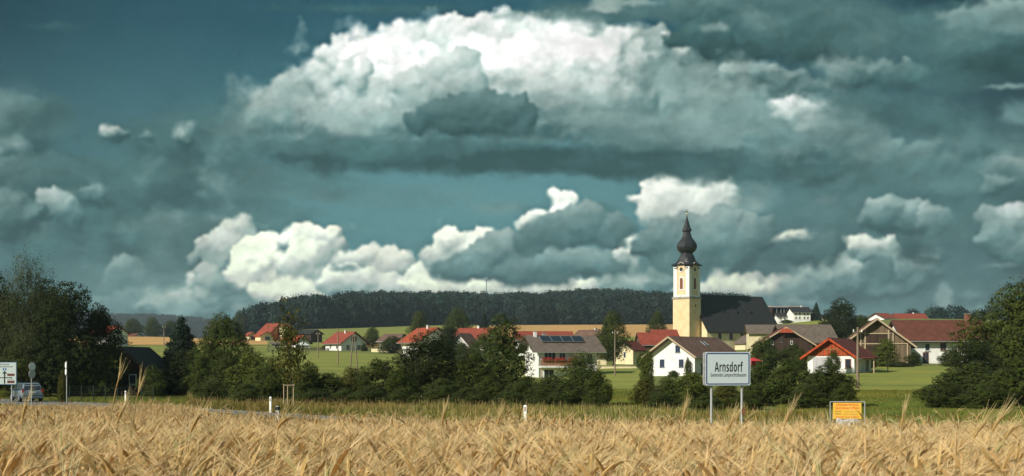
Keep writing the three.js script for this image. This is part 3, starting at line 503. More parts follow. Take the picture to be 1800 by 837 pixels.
const M = {
  white: std({ map: rep(mott([0.86, 0.86, 0.85], [0.93, 0.93, 0.92], 6), 1 / 4), roughness: 0.95 }), cream: std({ map: rep(mott([0.82, 0.77, 0.62], [0.9, 0.85, 0.7], 6), 1 / 4), roughness: 0.95 }),
  yellow: std({ map: rep(mott([0.85, 0.74, 0.57], [0.91, 0.81, 0.66], 5), 1 / 6), roughness: 0.95 }), panel: std({ map: rep(mott([0.84, 0.74, 0.58], [0.89, 0.8, 0.66], 5), 1 / 6) }), stone: std({ map: rep(mott([0.55, 0.53, 0.5], [0.68, 0.66, 0.62], 8), 1 / 4) }),
  brown: roofMat([0.31, 0.23, 0.2], [0.47, 0.36, 0.31]), greyRoof: roofMat([0.33, 0.29, 0.26], [0.46, 0.41, 0.37]), slate: roofMat([0.09, 0.1, 0.11], [0.15, 0.16, 0.17]), red: roofMat([0.45, 0.18, 0.13], [0.6, 0.28, 0.2]), orange: roofMat([0.5, 0.2, 0.11], [0.67, 0.31, 0.19]), wine: roofMat([0.3, 0.1, 0.08], [0.44, 0.18, 0.13]), rust: roofMat([0.3, 0.16, 0.12], [0.43, 0.24, 0.18]),
  wood: std({ map: rep(boardTex([0.3, 0.26, 0.2], [0.5, 0.43, 0.34]), 1 / 2.4, 1 / 6) }), darkWood: std({ map: rep(boardTex([0.16, 0.11, 0.08], [0.28, 0.2, 0.15]), 1 / 2.4, 1 / 6) }), redWood: std({ map: rep(boardTex([0.55, 0.2, 0.07], [0.72, 0.3, 0.12]), 1 / 2.4, 1 / 6) }), beam: std({ color: rgb(0.28, 0.12, 0.05) }), paleBeam: std({ color: rgb(0.42, 0.33, 0.22) }), darkBeam: std({ color: rgb(0.06, 0.045, 0.035) }),
  glass: std({ color: rgb(0.03, 0.04, 0.055), roughness: 0.12 }), frame: std({ color: rgb(0.72, 0.72, 0.7), roughness: 0.6 }), woodFrame: std({ color: rgb(0.2, 0.07, 0.035), roughness: 0.7 }), blueFrame: std({ color: rgb(0.06, 0.09, 0.2), roughness: 0.7 }), steel: std({ color: rgb(0.5, 0.52, 0.53), metalness: 0.7, roughness: 0.45 }), galv: std({ map: mott([0.62, 0.63, 0.63], [0.76, 0.77, 0.77], 10), metalness: 0.35, roughness: 0.55 }), dark: std({ color: rgb(0.02, 0.022, 0.024) }), copper: std({ map: mott([0.09, 0.1, 0.115], [0.16, 0.17, 0.185], 6), roughness: 0.5 }), gold: std({ color: rgb(0.75, 0.6, 0.3), metalness: 1, roughness: 0.3 }),
  panelBlue: std({ color: rgb(0.012, 0.02, 0.035), roughness: 0.16 }), redCloth: std({ color: rgb(0.55, 0.03, 0.035) }), whiteCloth: std({ color: rgb(0.78, 0.78, 0.78) }), petal: std({ color: rgb(0.6, 0.02, 0.04) }), brick: std({ map: mott([0.42, 0.27, 0.22], [0.56, 0.38, 0.3], 16) }), garageDoor: std({ map: rep(boardTex([0.66, 0.66, 0.68], [0.74, 0.74, 0.76]), 1 / 1.6, 1 / 6) }),
};
function prism(pts, depth, turned = true) {                      // outline in (z, y), swept along x, centred
  const s = new THREE.Shape(pts.map(([z, y]) => new THREE.Vector2(z, y))), g = new THREE.ExtrudeGeometry(s, { depth, bevelEnabled: false });
  g.translate(0, 0, -depth / 2); if (turned) g.rotateY(-Math.PI / 2); return g;       // shape x becomes world z
}
// window on a wall: face front (+z), left (-x), right (+x)
function onFace(g, face, W, L) { if (face === 'front') g.translate(0, 0, W / 2); else if (face === 'left') { g.rotateY(-Math.PI / 2); g.translate(-L / 2, 0, 0); } else { g.rotateY(Math.PI / 2); g.translate(L / 2, 0, 0); } return g; }
function windowAt(parent, face, W, L, x, y, w, h, o = {}) {
  const f = 0.09, parts = [box(w, f, 0.12, x, y + h - f / 2, 0), box(w, f, 0.12, x, y + f / 2, 0), box(f, h - 2 * f, 0.12, x - w / 2 + f / 2, y + h / 2, 0), box(f, h - 2 * f, 0.12, x + w / 2 - f / 2, y + h / 2, 0)];
  const n = o.bars ?? (w > 0.9 ? 1 : 0); for (let k = 1; k <= n; k++) parts.push(box(0.06, h - 2 * f, 0.11, x - w / 2 + w * k / (n + 1), y + h / 2, 0));
  const win = mesh(o.door ? 'door' : 'window', onFace(mergeGeometries(parts), face, W, L), o.frame ?? M.frame, parent);
  mesh('pane', onFace(box(w - 2 * f, h - 2 * f, 0.06, x, y + h / 2, 0), face, W, L), o.pane ?? M.glass, win);
  if (!o.door) mesh('sill', onFace(box(w + 0.16, 0.06, 0.22, x, y - 0.03, 0.05), face, W, L), o.sill ?? M.stone, win);
  return win;
}
function house(name, label, category, o) {
  const { px, d, row, W, L, eave, ridge, turn = 0, wall = M.white, roof = M.red, over = 0.8, verge = 0.7, thick = 0.22, sink = 2.5, windows = [], fascia = M.darkBeam, chimneys = [], gable } = o;
  const pos = new THREE.Vector3(X(px, d), Y(row, d), -d), t = thing(name, label, category, pos, turn * Math.PI / 180);
  const slope = (ridge - eave) / (W / 2), ye = eave - over * slope;
  mesh('wall', prism([[-W / 2, -sink], [W / 2, -sink], [W / 2, eave], [0, ridge], [-W / 2, eave]], L), wall, t);
  const lift = 0.04, r = mesh('roof', prism([[-(W / 2 + over), ye + lift], [0, ridge + lift], [W / 2 + over, ye + lift], [W / 2 + over, ye + lift + thick], [0, ridge + lift + thick * 1.15], [-(W / 2 + over), ye + lift + thick]], L + 2 * verge), roof, t);
  for (const s of [-1, 1]) for (const e of [-1, 1]) {            // verge boards
    const a = [e * (L / 2 + verge + 0.03), ye - 0.02, s * (W / 2 + over)], b = [e * (L / 2 + verge + 0.03), ridge + 0.02, 0], g = box(0.05, 0.28, Math.hypot(W / 2 + over, ridge - ye)); g.rotateX(Math.atan2(ridge - ye, W / 2 + over) * s); g.translate(a[0], (a[1] + b[1]) / 2 + 0.12, a[2] / 2); mesh('verge_board', g, fascia, t);
  }
  if (!o.plain) { const g = new THREE.CylinderGeometry(0.08, 0.08, L + 2 * verge, 8); g.rotateZ(Math.PI / 2); g.translate(0, ye + 0.1, W / 2 + over + 0.08); mesh('gutter', g, M.steel, t); }
  for (const w of windows) windowAt(t, w[0], W, L, w[1], w[2], w[3], w[4], w[5]);
  for (const [x, z, w, h, m] of chimneys) { const y = ridge - Math.abs(z) * slope; const c = mesh('chimney', box(w, h + 0.6, w, x, y + h / 2 - 0.1, z), m ?? M.white, r); mesh('cap', box(w + 0.14, 0.1, w + 0.14, x, y + h + 0.25, z), M.stone, c); }
  t.userData.roofSlope = undefined; delete t.userData.roofSlope;
  return { t, r, slope, ye };
}
function onSlope(h, W, ridge, x, z, w, l, thick, lift) {         // a slab lying on the front slope
  const a = Math.atan(h.slope), g = box(w, thick, l); g.rotateX(a); g.translate(x, ridge - z * h.slope + lift, z); return g;
}
// white house with the solar panels
{
  const W = 10, L = 11.4, ridge = 8.5, h = house('country_house', 'white two storey house with four solar panels on its grey roof', 'house', { px: 985, d: 238, row: 670, W, L, eave: 6.0, ridge, turn: 15, roof: M.greyRoof, over: 1.3, verge: 1.5, wall: M.white, chimneys: [[-5.2, 0.5, 0.55, 1.0], [-3.2, -0.3, 0.6, 0.6, M.stone]],
    windows: [['front', -3.6, 4.0, 2.3, 1.5, { bars: 2 }], ['front', -1.15, 2.9, 1.25, 2.5, { door: true }], ['front', 4.3, 3.6, 1.0, 1.6], ['front', -3.8, 0.6, 2, 1.7, { bars: 1 }], ['front', 3.6, 0.7, 1.6, 1.4], ['left', 1.5, 3.9, 1.1, 1.4], ['left', -2, 3.9, 1.1, 1.4]] });
  for (let k = 0; k < 4; k++) { const p = mesh('solar_panel', onSlope(h, W, ridge, -3.6 + k * 2.12, 2.1, 2.0, 2.3, 0.08, 0.62), M.panelBlue, h.r); mesh('panel_frame', mergeGeometries([onSlope(h, W, ridge, -3.6 + k * 2.12, 0.98, 2.06, 0.05, 0.1, 0.62), onSlope(h, W, ridge, -3.6 + k * 2.12, 3.2, 2.06, 0.05, 0.1, 0.62), onSlope(h, W, ridge, -4.61 + k * 2.12, 2.1, 0.05, 2.3, 0.1, 0.62)]), M.steel, p); }
  const b = mesh('balcony', box(7.4, 0.28, 1.5, -2.1, 2.72, W / 2 + 0.75), M.white, h.t);
  for (let k = 0; k < 25; k++) mesh('balcony_board', box(0.26, 0.95, 0.04, -5.68 + k * 0.296, 3.42, W / 2 + 1.5), M.beam, h.t);
  mesh('railing', mergeGeometries([box(7.5, 0.09, 0.09, -2.1, 3.94, W / 2 + 1.5), box(0.06, 0.06, 1.5, -5.8, 3.94, W / 2 + 0.75)]), M.beam, b);
  for (const x of [-4.6, -2.2, 0.4]) { const f = mesh('flower_box', box(2.0, 0.2, 0.24, x, 4.02, W / 2 + 1.66), M.beam, h.t), r = rng(40 + x), L2 = new Leaves(); for (let k = 0; k < 700; k++) L2.leaf(x + (r() - 0.5) * 2.0, 4.12 + r() * 0.34 - (r() < 0.3 ? 0.3 : 0), W / 2 + 1.66 + (r() - 0.5) * 0.4, 0.05 + 0.05 * r(), r() - 0.5, 0.7, r() * 0.7, r() < 0.72 ? [0.55, 0.015, 0.03] : [0.03, 0.07, 0.02], r); mesh('flowers', L2.geometry(), solidLeafMat, f); }
  mesh('downpipe', tube([-L / 2 - 0.1, 0, W / 2 + 0.12], [-L / 2 - 0.1, 5.4, W / 2 + 0.12], 0.06), M.steel, h.t);
  mesh('balcony_post', tube([1.4, 0, W / 2 + 1.4], [1.4, 2.6, W / 2 + 1.4], 0.07), M.beam, h.t);
  mesh('balcony_post', tube([-5.6, -2, W / 2 + 1.4], [-5.6, 2.6, W / 2 + 1.4], 0.07), M.beam, h.t);
}
// white gabled house behind the town sign
{
  const W = 9.2, L = 13, ridge = 6.5, h = house('gabled_house', 'white house with brown roof and sunlit gable behind the town sign', 'house', { px: 1219, d: 214, row: 661, W, L, eave: 3.6, ridge, turn: 48, roof: M.brown, over: 0.9, verge: 1.15, chimneys: [], fascia: M.paleBeam,
    windows: [['left', 1.2, 4.0, 0.95, 1.2, { frame: M.blueFrame }], ['left', -2.0, 1.5, 0.95, 1.35, { frame: M.blueFrame }], ['left', 1.9, 1.5, 0.95, 1.35, { frame: M.blueFrame }], ['front', -4.2, 0.2, 1.2, 2.1, { door: true }], ['front', -1.6, 1, 1.2, 1.3], ['front', 2.2, 1, 1.2, 1.3]] });
  const sk = mesh('skylight', onSlope(h, W, ridge, 0.6, 1.9, 0.9, 1.1, 0.1, 0.3), M.glass, h.r); mesh('skylight_frame', mergeGeometries([onSlope(h, W, ridge, 0.6, 1.33, 1.04, 0.08, 0.13, 0.31), onSlope(h, W, ridge, 0.6, 2.47, 1.04, 0.08, 0.13, 0.31), onSlope(h, W, ridge, 0.1, 1.9, 0.08, 1.1, 0.13, 0.31), onSlope(h, W, ridge, 1.1, 1.9, 0.08, 1.1, 0.13, 0.31)]), M.steel, sk);
  for (let k = 0; k < 7; k++) mesh('snow_guard', onSlope(h, W, ridge, -5 + k * 1.7, 0.6, 0.22, 0.08, 0.12, 0.32), M.darkBeam, h.r);
  mesh('balcony', box(1.3, 0.14, 3.2, -3.4, 2.5, W / 2 + 0.6), M.darkBeam, h.t);
}
// garage with the orange gable
{
  const W = 6.2, L = 7.6, ridge = 4.3, h = house('garage', 'small white garage with orange timber gable and dark red roof', 'garage', { px: 1476, d: 165, row: 655, W, L, eave: 2.2, ridge, turn: 58, roof: M.wine, over: 0.75, verge: 0.85, fascia: M.redWood,
    windows: [['left', 2.3, 0.6, 0.8, 1.2, { frame: M.woodFrame }], ['front', 2, 0.2, 1, 1.9, { door: true, frame: M.woodFrame }]] });
  const tri = prism([[-W / 2 + 0.1, 2.22], [W / 2 - 0.1, 2.22], [0, ridge - 0.08]], 0.1); tri.translate(-L / 2 - 0.06, 0, 0); mesh('gable_boards', tri, M.redWood, h.t);
  for (let k = -5; k <= 5; k++) { const hh = ridge - 0.2 - Math.abs(k) * 0.5 * (ridge - 2.2) / (W / 2) - 2.3; if (hh > 0.3) mesh('gable_beam', box(0.09, hh, 0.09, -L / 2 - 0.14, 2.3 + hh / 2, k * 0.5), M.beam, h.t); }
  mesh('gable_beam', box(0.1, 0.12, W - 2, -L / 2 - 0.14, 3.05, 0), M.beam, h.t);
  const dr = mesh('garage_door', box(0.08, 2.05, 2.6, -L / 2 - 0.03, 1.0, -1.1), M.garageDoor, h.t); mesh('handle', box(0.06, 0.06, 0.2, -L / 2 - 0.1, 0.9, -1.1), M.dark, dr);
  const lean = mesh('lean_to', box(L, 0.12, 2, 0.6, 1.95, W / 2 + 1.4), M.wine, h.t); for (const x of [4, -2.6]) mesh('post', box(0.12, 2, 0.12, x, 0.95, W / 2 + 2.2), M.paleBeam, lean);
}
// farmhouse with the timber barn gable
{
  const W = 10.4, L = 14.5, ridge = 7.4, h = house('farmhouse', 'long white farmhouse with red brown roof beside the grey timber barn', 'farmhouse', { px: 1646, d: 216, row: 640, W, L, eave: 4.3, ridge, turn: 0, roof: M.rust, over: 1.0, verge: 0.6, chimneys: [[5.4, 0.2, 0.9, 1.2, M.brick]],
    windows: [['front', -3.3, 2.2, 0.9, 1.3, { frame: M.frame }], ['front', -0.6, 2.3, 1.0, 1.25, { frame: M.woodFrame }], ['front', 2.4, 2.3, 1.0, 1.25, { frame: M.woodFrame }], ['front', 5.2, 2.3, 1.0, 1.25, { frame: M.woodFrame }], ['front', -3.6, 0.1, 1.0, 1.9, { door: true, frame: M.woodFrame }], ['front', 0, 0.3, 1.0, 1.1, { frame: M.woodFrame }]] });
  const e = mesh('eave_board', box(L + 1.1, 0.24, 0.08, 0, h.ye + 0.02, W / 2 + 0.98), M.darkBeam, h.t);
  const bw = 10.8, bl = 11, br = 7.2, b = house('timber_barn', 'weathered grey timber barn with wide open gable and red brown roof', 'barn', { px: 1537, d: 212, row: 638, W: bw, L: bl, eave: 3.1, ridge: br, turn: 78, wall: M.wood, roof: M.rust, over: 0.9, verge: 1.1, fascia: M.paleBeam, plain: true, windows: [] });
  for (const z of [-4.9, -2.6, -1.9, 1.9, 2.6, 4.9]) { const top = br - Math.abs(z) * (br - 3.1) / (bw / 2) - 0.15; mesh('post', box(0.18, top, 0.2, -bl / 2 - 0.1, top / 2, z), M.paleBeam, b.t); }
  for (const y of [3.2, 4.9]) mesh('cross_beam', box(0.14, 0.16, y > 4 ? 4.4 : 9.6, -bl / 2 - 0.08, y, 0), M.paleBeam, b.t);
  const dd = mesh('barn_door', box(0.1, 2.9, 3.4, -bl / 2 - 0.05, 1.5, 0), M.darkWood, b.t); for (const y of [2.5, 0.6]) mesh('hinge', box(0.06, 0.08, 1.2, -bl / 2 - 0.12, y, -1), M.dark, dd);
  mesh('loft_door', box(0.1, 1.3, 3.2, -bl / 2 - 0.05, 4.05, 0), M.darkWood, b.t);
}
// brown barn with the half hip, and the shingled barn beside it
{
  const W = 11, L = 9, b = house('brown_barn', 'dark brown barn with a small orange hip on its gable', 'barn', { px: 1377, d: 264, row: 632, W, L, eave: 3.2, ridge: 6.6, turn: 84, wall: M.darkWood, roof: M.wine, over: 0.9, verge: 0.8, plain: true, fascia: M.paleBeam, windows: [['left', -0.9, 3.6, 0.45, 1.1, { frame: M.darkBeam }], ['left', -2.8, 3.0, 0.6, 0.9, {}], ['left', 1.2, 3.1, 0.5, 0.8, {}]] });
  const hip = new THREE.BufferGeometry(); const x = -L / 2 - 1.15; hip.setAttribute('position', new THREE.Float32BufferAttribute([x - 0.1, 5.7, -1.55, x + 0.6, 7.05, 0, x - 0.1, 5.7, 1.55, x - 0.1, 5.55, -1.55, x - 0.1, 5.55, 1.55, x + 0.6, 5.55, 0], 3)); hip.setIndex([0, 2, 1, 3, 4, 2, 3, 2, 0, 3, 5, 4, 0, 1, 5, 0, 5, 3, 2, 4, 5, 2, 5, 1]); hip.setAttribute('uv', new THREE.Float32BufferAttribute(new Array(12).fill(0).map((_, i) => i * 0.3), 2)); const hg = hip.toNonIndexed(); hg.computeVertexNormals(); mesh('hip', hg, M.orange, b.r);
  house('shingle_barn', 'barn with a long grey shingle roof behind the brown barn', 'barn', { px: 1412, d: 290, row: 625, W: 11, L: 12, eave: 3.2, ridge: 7.0, turn: 6, wall: M.darkWood, roof: M.greyRoof, plain: true });
}
// farm on the hill
house('hill_farmhouse', 'white two storey farmhouse with dark roof up on the hill', 'farmhouse', { px: 1404, d: 600, row: 564, W: 9, L: 8.5, eave: 4.0, ridge: 6.4, turn: 8, roof: M.slate, over: 0.8, verge: 0.9, chimneys: [[1.2, 0, 0.5, 0.8]], windows: [-3, -1.2, 1.2, 2.9].flatMap((x) => [['front', x, 0.7, 0.9, 1.1], ['front', x, 2.6, 0.9, 1.1]]) });
house('hill_farm_wing', 'low white wing attached to the hill farmhouse', 'house', { px: 1378, d: 606, row: 565.5, W: 6, L: 7.5, eave: 2.3, ridge: 4.0, turn: 4, roof: M.slate, over: 0.6, windows: [-2.4, -0.4, 1.8].map((x) => ['front', x, 0.9, 0.9, 1.0]) });
{
  const t = thing('machinery_shed', 'big open fronted shed with a flat pale roof on the hill', 'shed', new THREE.Vector3(X(1379, 626), Y(562, 626), -626), 0.06);
  const g = box(17, 0.5, 13, 0, 6.6, 0); g.rotateX(0.06); mesh('roof', g, std({ color: rgb(0.32, 0.28, 0.27) }), t); mesh('wall', box(16, 8.4, 0.3, 0, 2.2, -5.8), M.darkWood, t); for (const x of [-7.8, 7.8]) mesh('wall', box(0.3, 8.4, 11, x, 2.2, 0), M.darkWood, t); for (const x of [-5.5, -3.4, -1.8, 2, 5]) mesh('post', box(0.34, 8.4, 0.34, x, 2.2, 5.6), M.steel, t);
}
house('field_shed', 'small low white shed right of the hill farm conifer', 'shed', { px: 1447, d: 600, row: 563, W: 4, L: 3.4, eave: 1.3, ridge: 2.4, turn: 20, roof: M.slate, plain: true });
house('red_roof_house', 'distant house with dull red roof and white gable on the skyline', 'house', { px: 1550, d: 490, row: 566, W: 8, L: 7, eave: 1.4, ridge: 3.2, turn: 35, roof: M.red, windows: [['left', 0, 0.5, 0.9, 0.9]] });
house('red_roof_house', 'long distant house with bright red roof on the skyline', 'house', { px: 1597, d: 500, row: 566, W: 8, L: 12, eave: 1.2, ridge: 3.1, turn: 4, roof: M.red, chimneys: [[2, 0, 0.5, 0.5]] });
// the western houses
house('red_roof_house', 'white house with tall red roof and shaded gable in the meadow', 'house', { px: 608, d: 420, row: 617.5, W: 10.5, L: 9, eave: 2.9, ridge: 6.3, turn: -46, roof: M.red, over: 1.0, verge: 1.0, chimneys: [[0.6, 0.6, 0.55, 0.9]], windows: [['right', -2.5, 0.5, 1.4, 1.6], ['right', 2, 0.5, 1.4, 1.6], ['right', 0, 3.2, 2.4, 1.7, { bars: 1 }], ['front', -1.5, 0.8, 1, 1.3], ['front', 2, 0.8, 1, 1.3]] });
house('hilltop_house', 'timber gabled house with red roof below the forest', 'house', { px: 480, d: 600, row: 597, W: 11, L: 8.5, eave: 3.4, ridge: 7.6, turn: -38, wall: M.redWood, roof: M.red, over: 1, windows: [['right', -2, 2.8, 1, 1.2], ['right', 1.6, 2.8, 1, 1.2]] });
{
  const t = thing('corner_tower', 'square tower with red pyramid roof beside the timber gabled house', 'tower', new THREE.Vector3(X(501, 596), Y(598, 596), -596), 0.5);
  mesh('wall', box(4.4, 9, 4.4, 0, 2.0, 0), M.cream, t); const g = new THREE.ConeGeometry(3.9, 2.4, 4); g.rotateY(Math.PI / 4); g.translate(0, 7.7, 0); mesh('roof', g, M.red, t); for (const f of ['front', 'left']) windowAt(t, f, 4.4, 4.4, 0, 4.2, 1, 1.3);
}
house('carport', 'low garage with orange roof and cream walls below the timber house', 'garage', { px: 464, d: 590, row: 599, W: 6.5, L: 5.5, eave: 2.3, ridge: 4.1, turn: -52, wall: M.cream, roof: M.orange, plain: true, windows: [['right', 0.4, 0.2, 2.6, 1.8, { door: true }]] });
house('carport', 'small carport with cream pillars and red roof, farthest west', 'carport', { px: 441, d: 596, row: 598, W: 4.4, L: 4.2, eave: 2.4, ridge: 3.6, turn: -50, wall: M.cream, roof: M.red, plain: true, windows: [['right', 0, 0.1, 2.4, 2.0, { door: true }]] });
house('bungalow', 'white bungalow with orange roof behind the staked young tree', 'house', { px: 517, d: 470, row: 615, W: 8, L: 9, eave: 2.6, ridge: 5.2, turn: -34, roof: M.orange, windows: [['front', -2, 0.8, 1.2, 1.2], ['front', 2, 0.8, 1.2, 1.2], ['right', 0, 0.8, 1.2, 1.2]] });
house('grey_shed', 'flat grey shed left of the white bungalow', 'shed', { px: 489, d: 462, row: 613.5, W: 4, L: 4.2, eave: 1.9, ridge: 2.4, turn: 0, wall: M.stone, roof: M.greyRoof, plain: true, windows: [['front', 0, 0.1, 2, 1.5, { door: true }]] });
house('dark_barn', 'low black roofed barn between bungalow and forest', 'barn', { px: 541, d: 560, row: 594, W: 8, L: 10, eave: 1.8, ridge: 3.4, turn: -30, wall: M.darkWood, roof: M.slate, plain: true });
{
  const t = thing('garden_pavilion', 'white garden tent standing on the lawn by the bungalow', 'pavilion', new THREE.Vector3(X(532, 440), Y(616, 440), -440), 0.4), g = new THREE.ConeGeometry(2.9, 1.1, 4); g.rotateY(Math.PI / 4); g.translate(0, 2.5, 0); mesh('canopy', g, M.whiteCloth, t);
  for (const x of [-1.9, 1.9]) for (const z of [-1.9, 1.9]) mesh('leg', tube([x, -0.6, z], [x, 2, z], 0.06), M.whiteCloth, t); mesh('valance', mergeGeometries([box(4.1, 0.3, 0.03, 0, 1.85, 2.05), box(4.1, 0.3, 0.03, 0, 1.85, -2.05), box(0.03, 0.3, 4.1, 2.05, 1.85, 0), box(0.03, 0.3, 4.1, -2.05, 1.85, 0)]), M.whiteCloth, t);
}
house('red_roof_house', 'house showing a steep orange red roof over the big dark bush', 'house', { px: 752, d: 330, row: 622, W: 11, L: 8, eave: 3.4, ridge: 6.7, turn: -52, roof: M.orange, over: 1.2, verge: 1, chimneys: [[0.6, 0.4, 0.55, 0.9]] });
house('red_roof_house', 'white house with red roof and half hidden white gable', 'house', { px: 838, d: 322, row: 619, W: 10, L: 8.5, eave: 3.4, ridge: 6.0, turn: -24, roof: M.red, over: 1, verge: 0.9, chimneys: [[0.5, 0, 0.5, 0.6]], windows: [['right', 0, 2.4, 1.6, 1.2], ['front', 2, 1, 1.2, 1.2], ['front', -2, 1, 1.2, 1.2]] });
house('garden_house', 'small white house with dark porch roof among the bushes', 'house', { px: 817, d: 300, row: 617, W: 4.6, L: 4, eave: 1.7, ridge: 4.0, turn: 60, roof: M.brown, plain: true, windows: [['left', 0, 0.7, 0.8, 0.9]] });
house('red_roof_house', 'long red roof peeping up behind the solar panel house', 'house', { px: 955, d: 345, row: 610, W: 9, L: 15, eave: 2, ridge: 4.1, turn: 6, roof: M.red, windows: [['front', 0, 0.5, 1, 1]] });
house('grey_roof_house', 'house with dull brown roof half hidden behind shrubs in the meadow', 'house', { px: 693, d: 420, row: 610, W: 8, L: 7, eave: 2, ridge: 4.2, turn: -30, wall: M.stone, roof: M.brown });
house('yellow_house', 'yellow house with brown roof and timber gable beside the roadside tree', 'house', { px: 1040, d: 305, row: 633, W: 8.4, L: 8, eave: 4.0, ridge: 7.2, turn: -52, wall: M.yellow, roof: M.brown, over: 0.9, verge: 0.9, chimneys: [[1, -0.4, 0.5, 0.7]], windows: [['right', -1.9, 0.8, 1, 1.3], ['right', 1.9, 0.8, 1, 1.3], ['right', 0, 3.6, 1, 1.3], ['front', 0, 0.8, 1, 1.3]] });
house('red_barn', 'grey boarded barn with plain red roof left of the church tower', 'barn', { px: 1149, d: 290, row: 634, W: 8, L: 7.2, eave: 3.7, ridge: 6.3, turn: 4, wall: M.wood, roof: M.red, over: 0.5, verge: 0.4, windows: [['front', -2.6, 0.6, 1, 2, { door: true, frame: M.darkBeam }], ['front', 2.4, 0, 0.6, 2.4, { door: true }]] });
house('red_roof_house', 'red roof standing just behind the grey boarded barn', 'house', { px: 1166, d: 318, row: 625, W: 7, L: 5.6, eave: 4.6, ridge: 6.4, turn: 4, roof: M.red, over: 0.5 });
house('cream_house', 'small cream house with dark red roof tucked against the boarded barn', 'house', { px: 1106, d: 284, row: 634, W: 5.2, L: 4.4, eave: 2.6, ridge: 4.3, turn: 50, wall: M.cream, roof: M.wine, plain: true, windows: [['left', 0.3, 0.6, 0.7, 1.4, { door: true }]] });
house('wooden_hut', 'dark wooden hut with steep roof under the big trees', 'hut', { px: 238, d: 118, row: 698, W: 4.6, L: 5, eave: 2.6, ridge: 4.5, turn: 82, wall: M.darkWood, roof: M.slate, over: 0.55, verge: 0.6, plain: true, windows: [['left', 0.9, 1.2, 0.75, 1.0], ['left', -0.6, 3.1, 0.5, 0.6, { frame: M.darkBeam }]] });
house('brick_shed', 'low shed with a pinkish tiled roof right of the wooden hut', 'shed', { px: 273, d: 124, row: 696, W: 3, L: 3.4, eave: 2.0, ridge: 2.9, turn: 8, wall: M.darkWood, roof: M.rust, plain: true });
house('red_roof_house', 'white house with an orange red roof beyond the dark trees', 'house', { px: 193, d: 430, row: 600, W: 8, L: 9, eave: 2.8, ridge: 5.0, turn: -35, roof: M.orange, windows: [['right', 0, 0.8, 1, 1.2]] });
house('red_roof_house', 'tiny dull red roof at the edge of the golden field', 'house', { px: 236, d: 640, row: 598, W: 7, L: 6, eave: 1.6, ridge: 3.2, turn: -30, roof: M.rust });

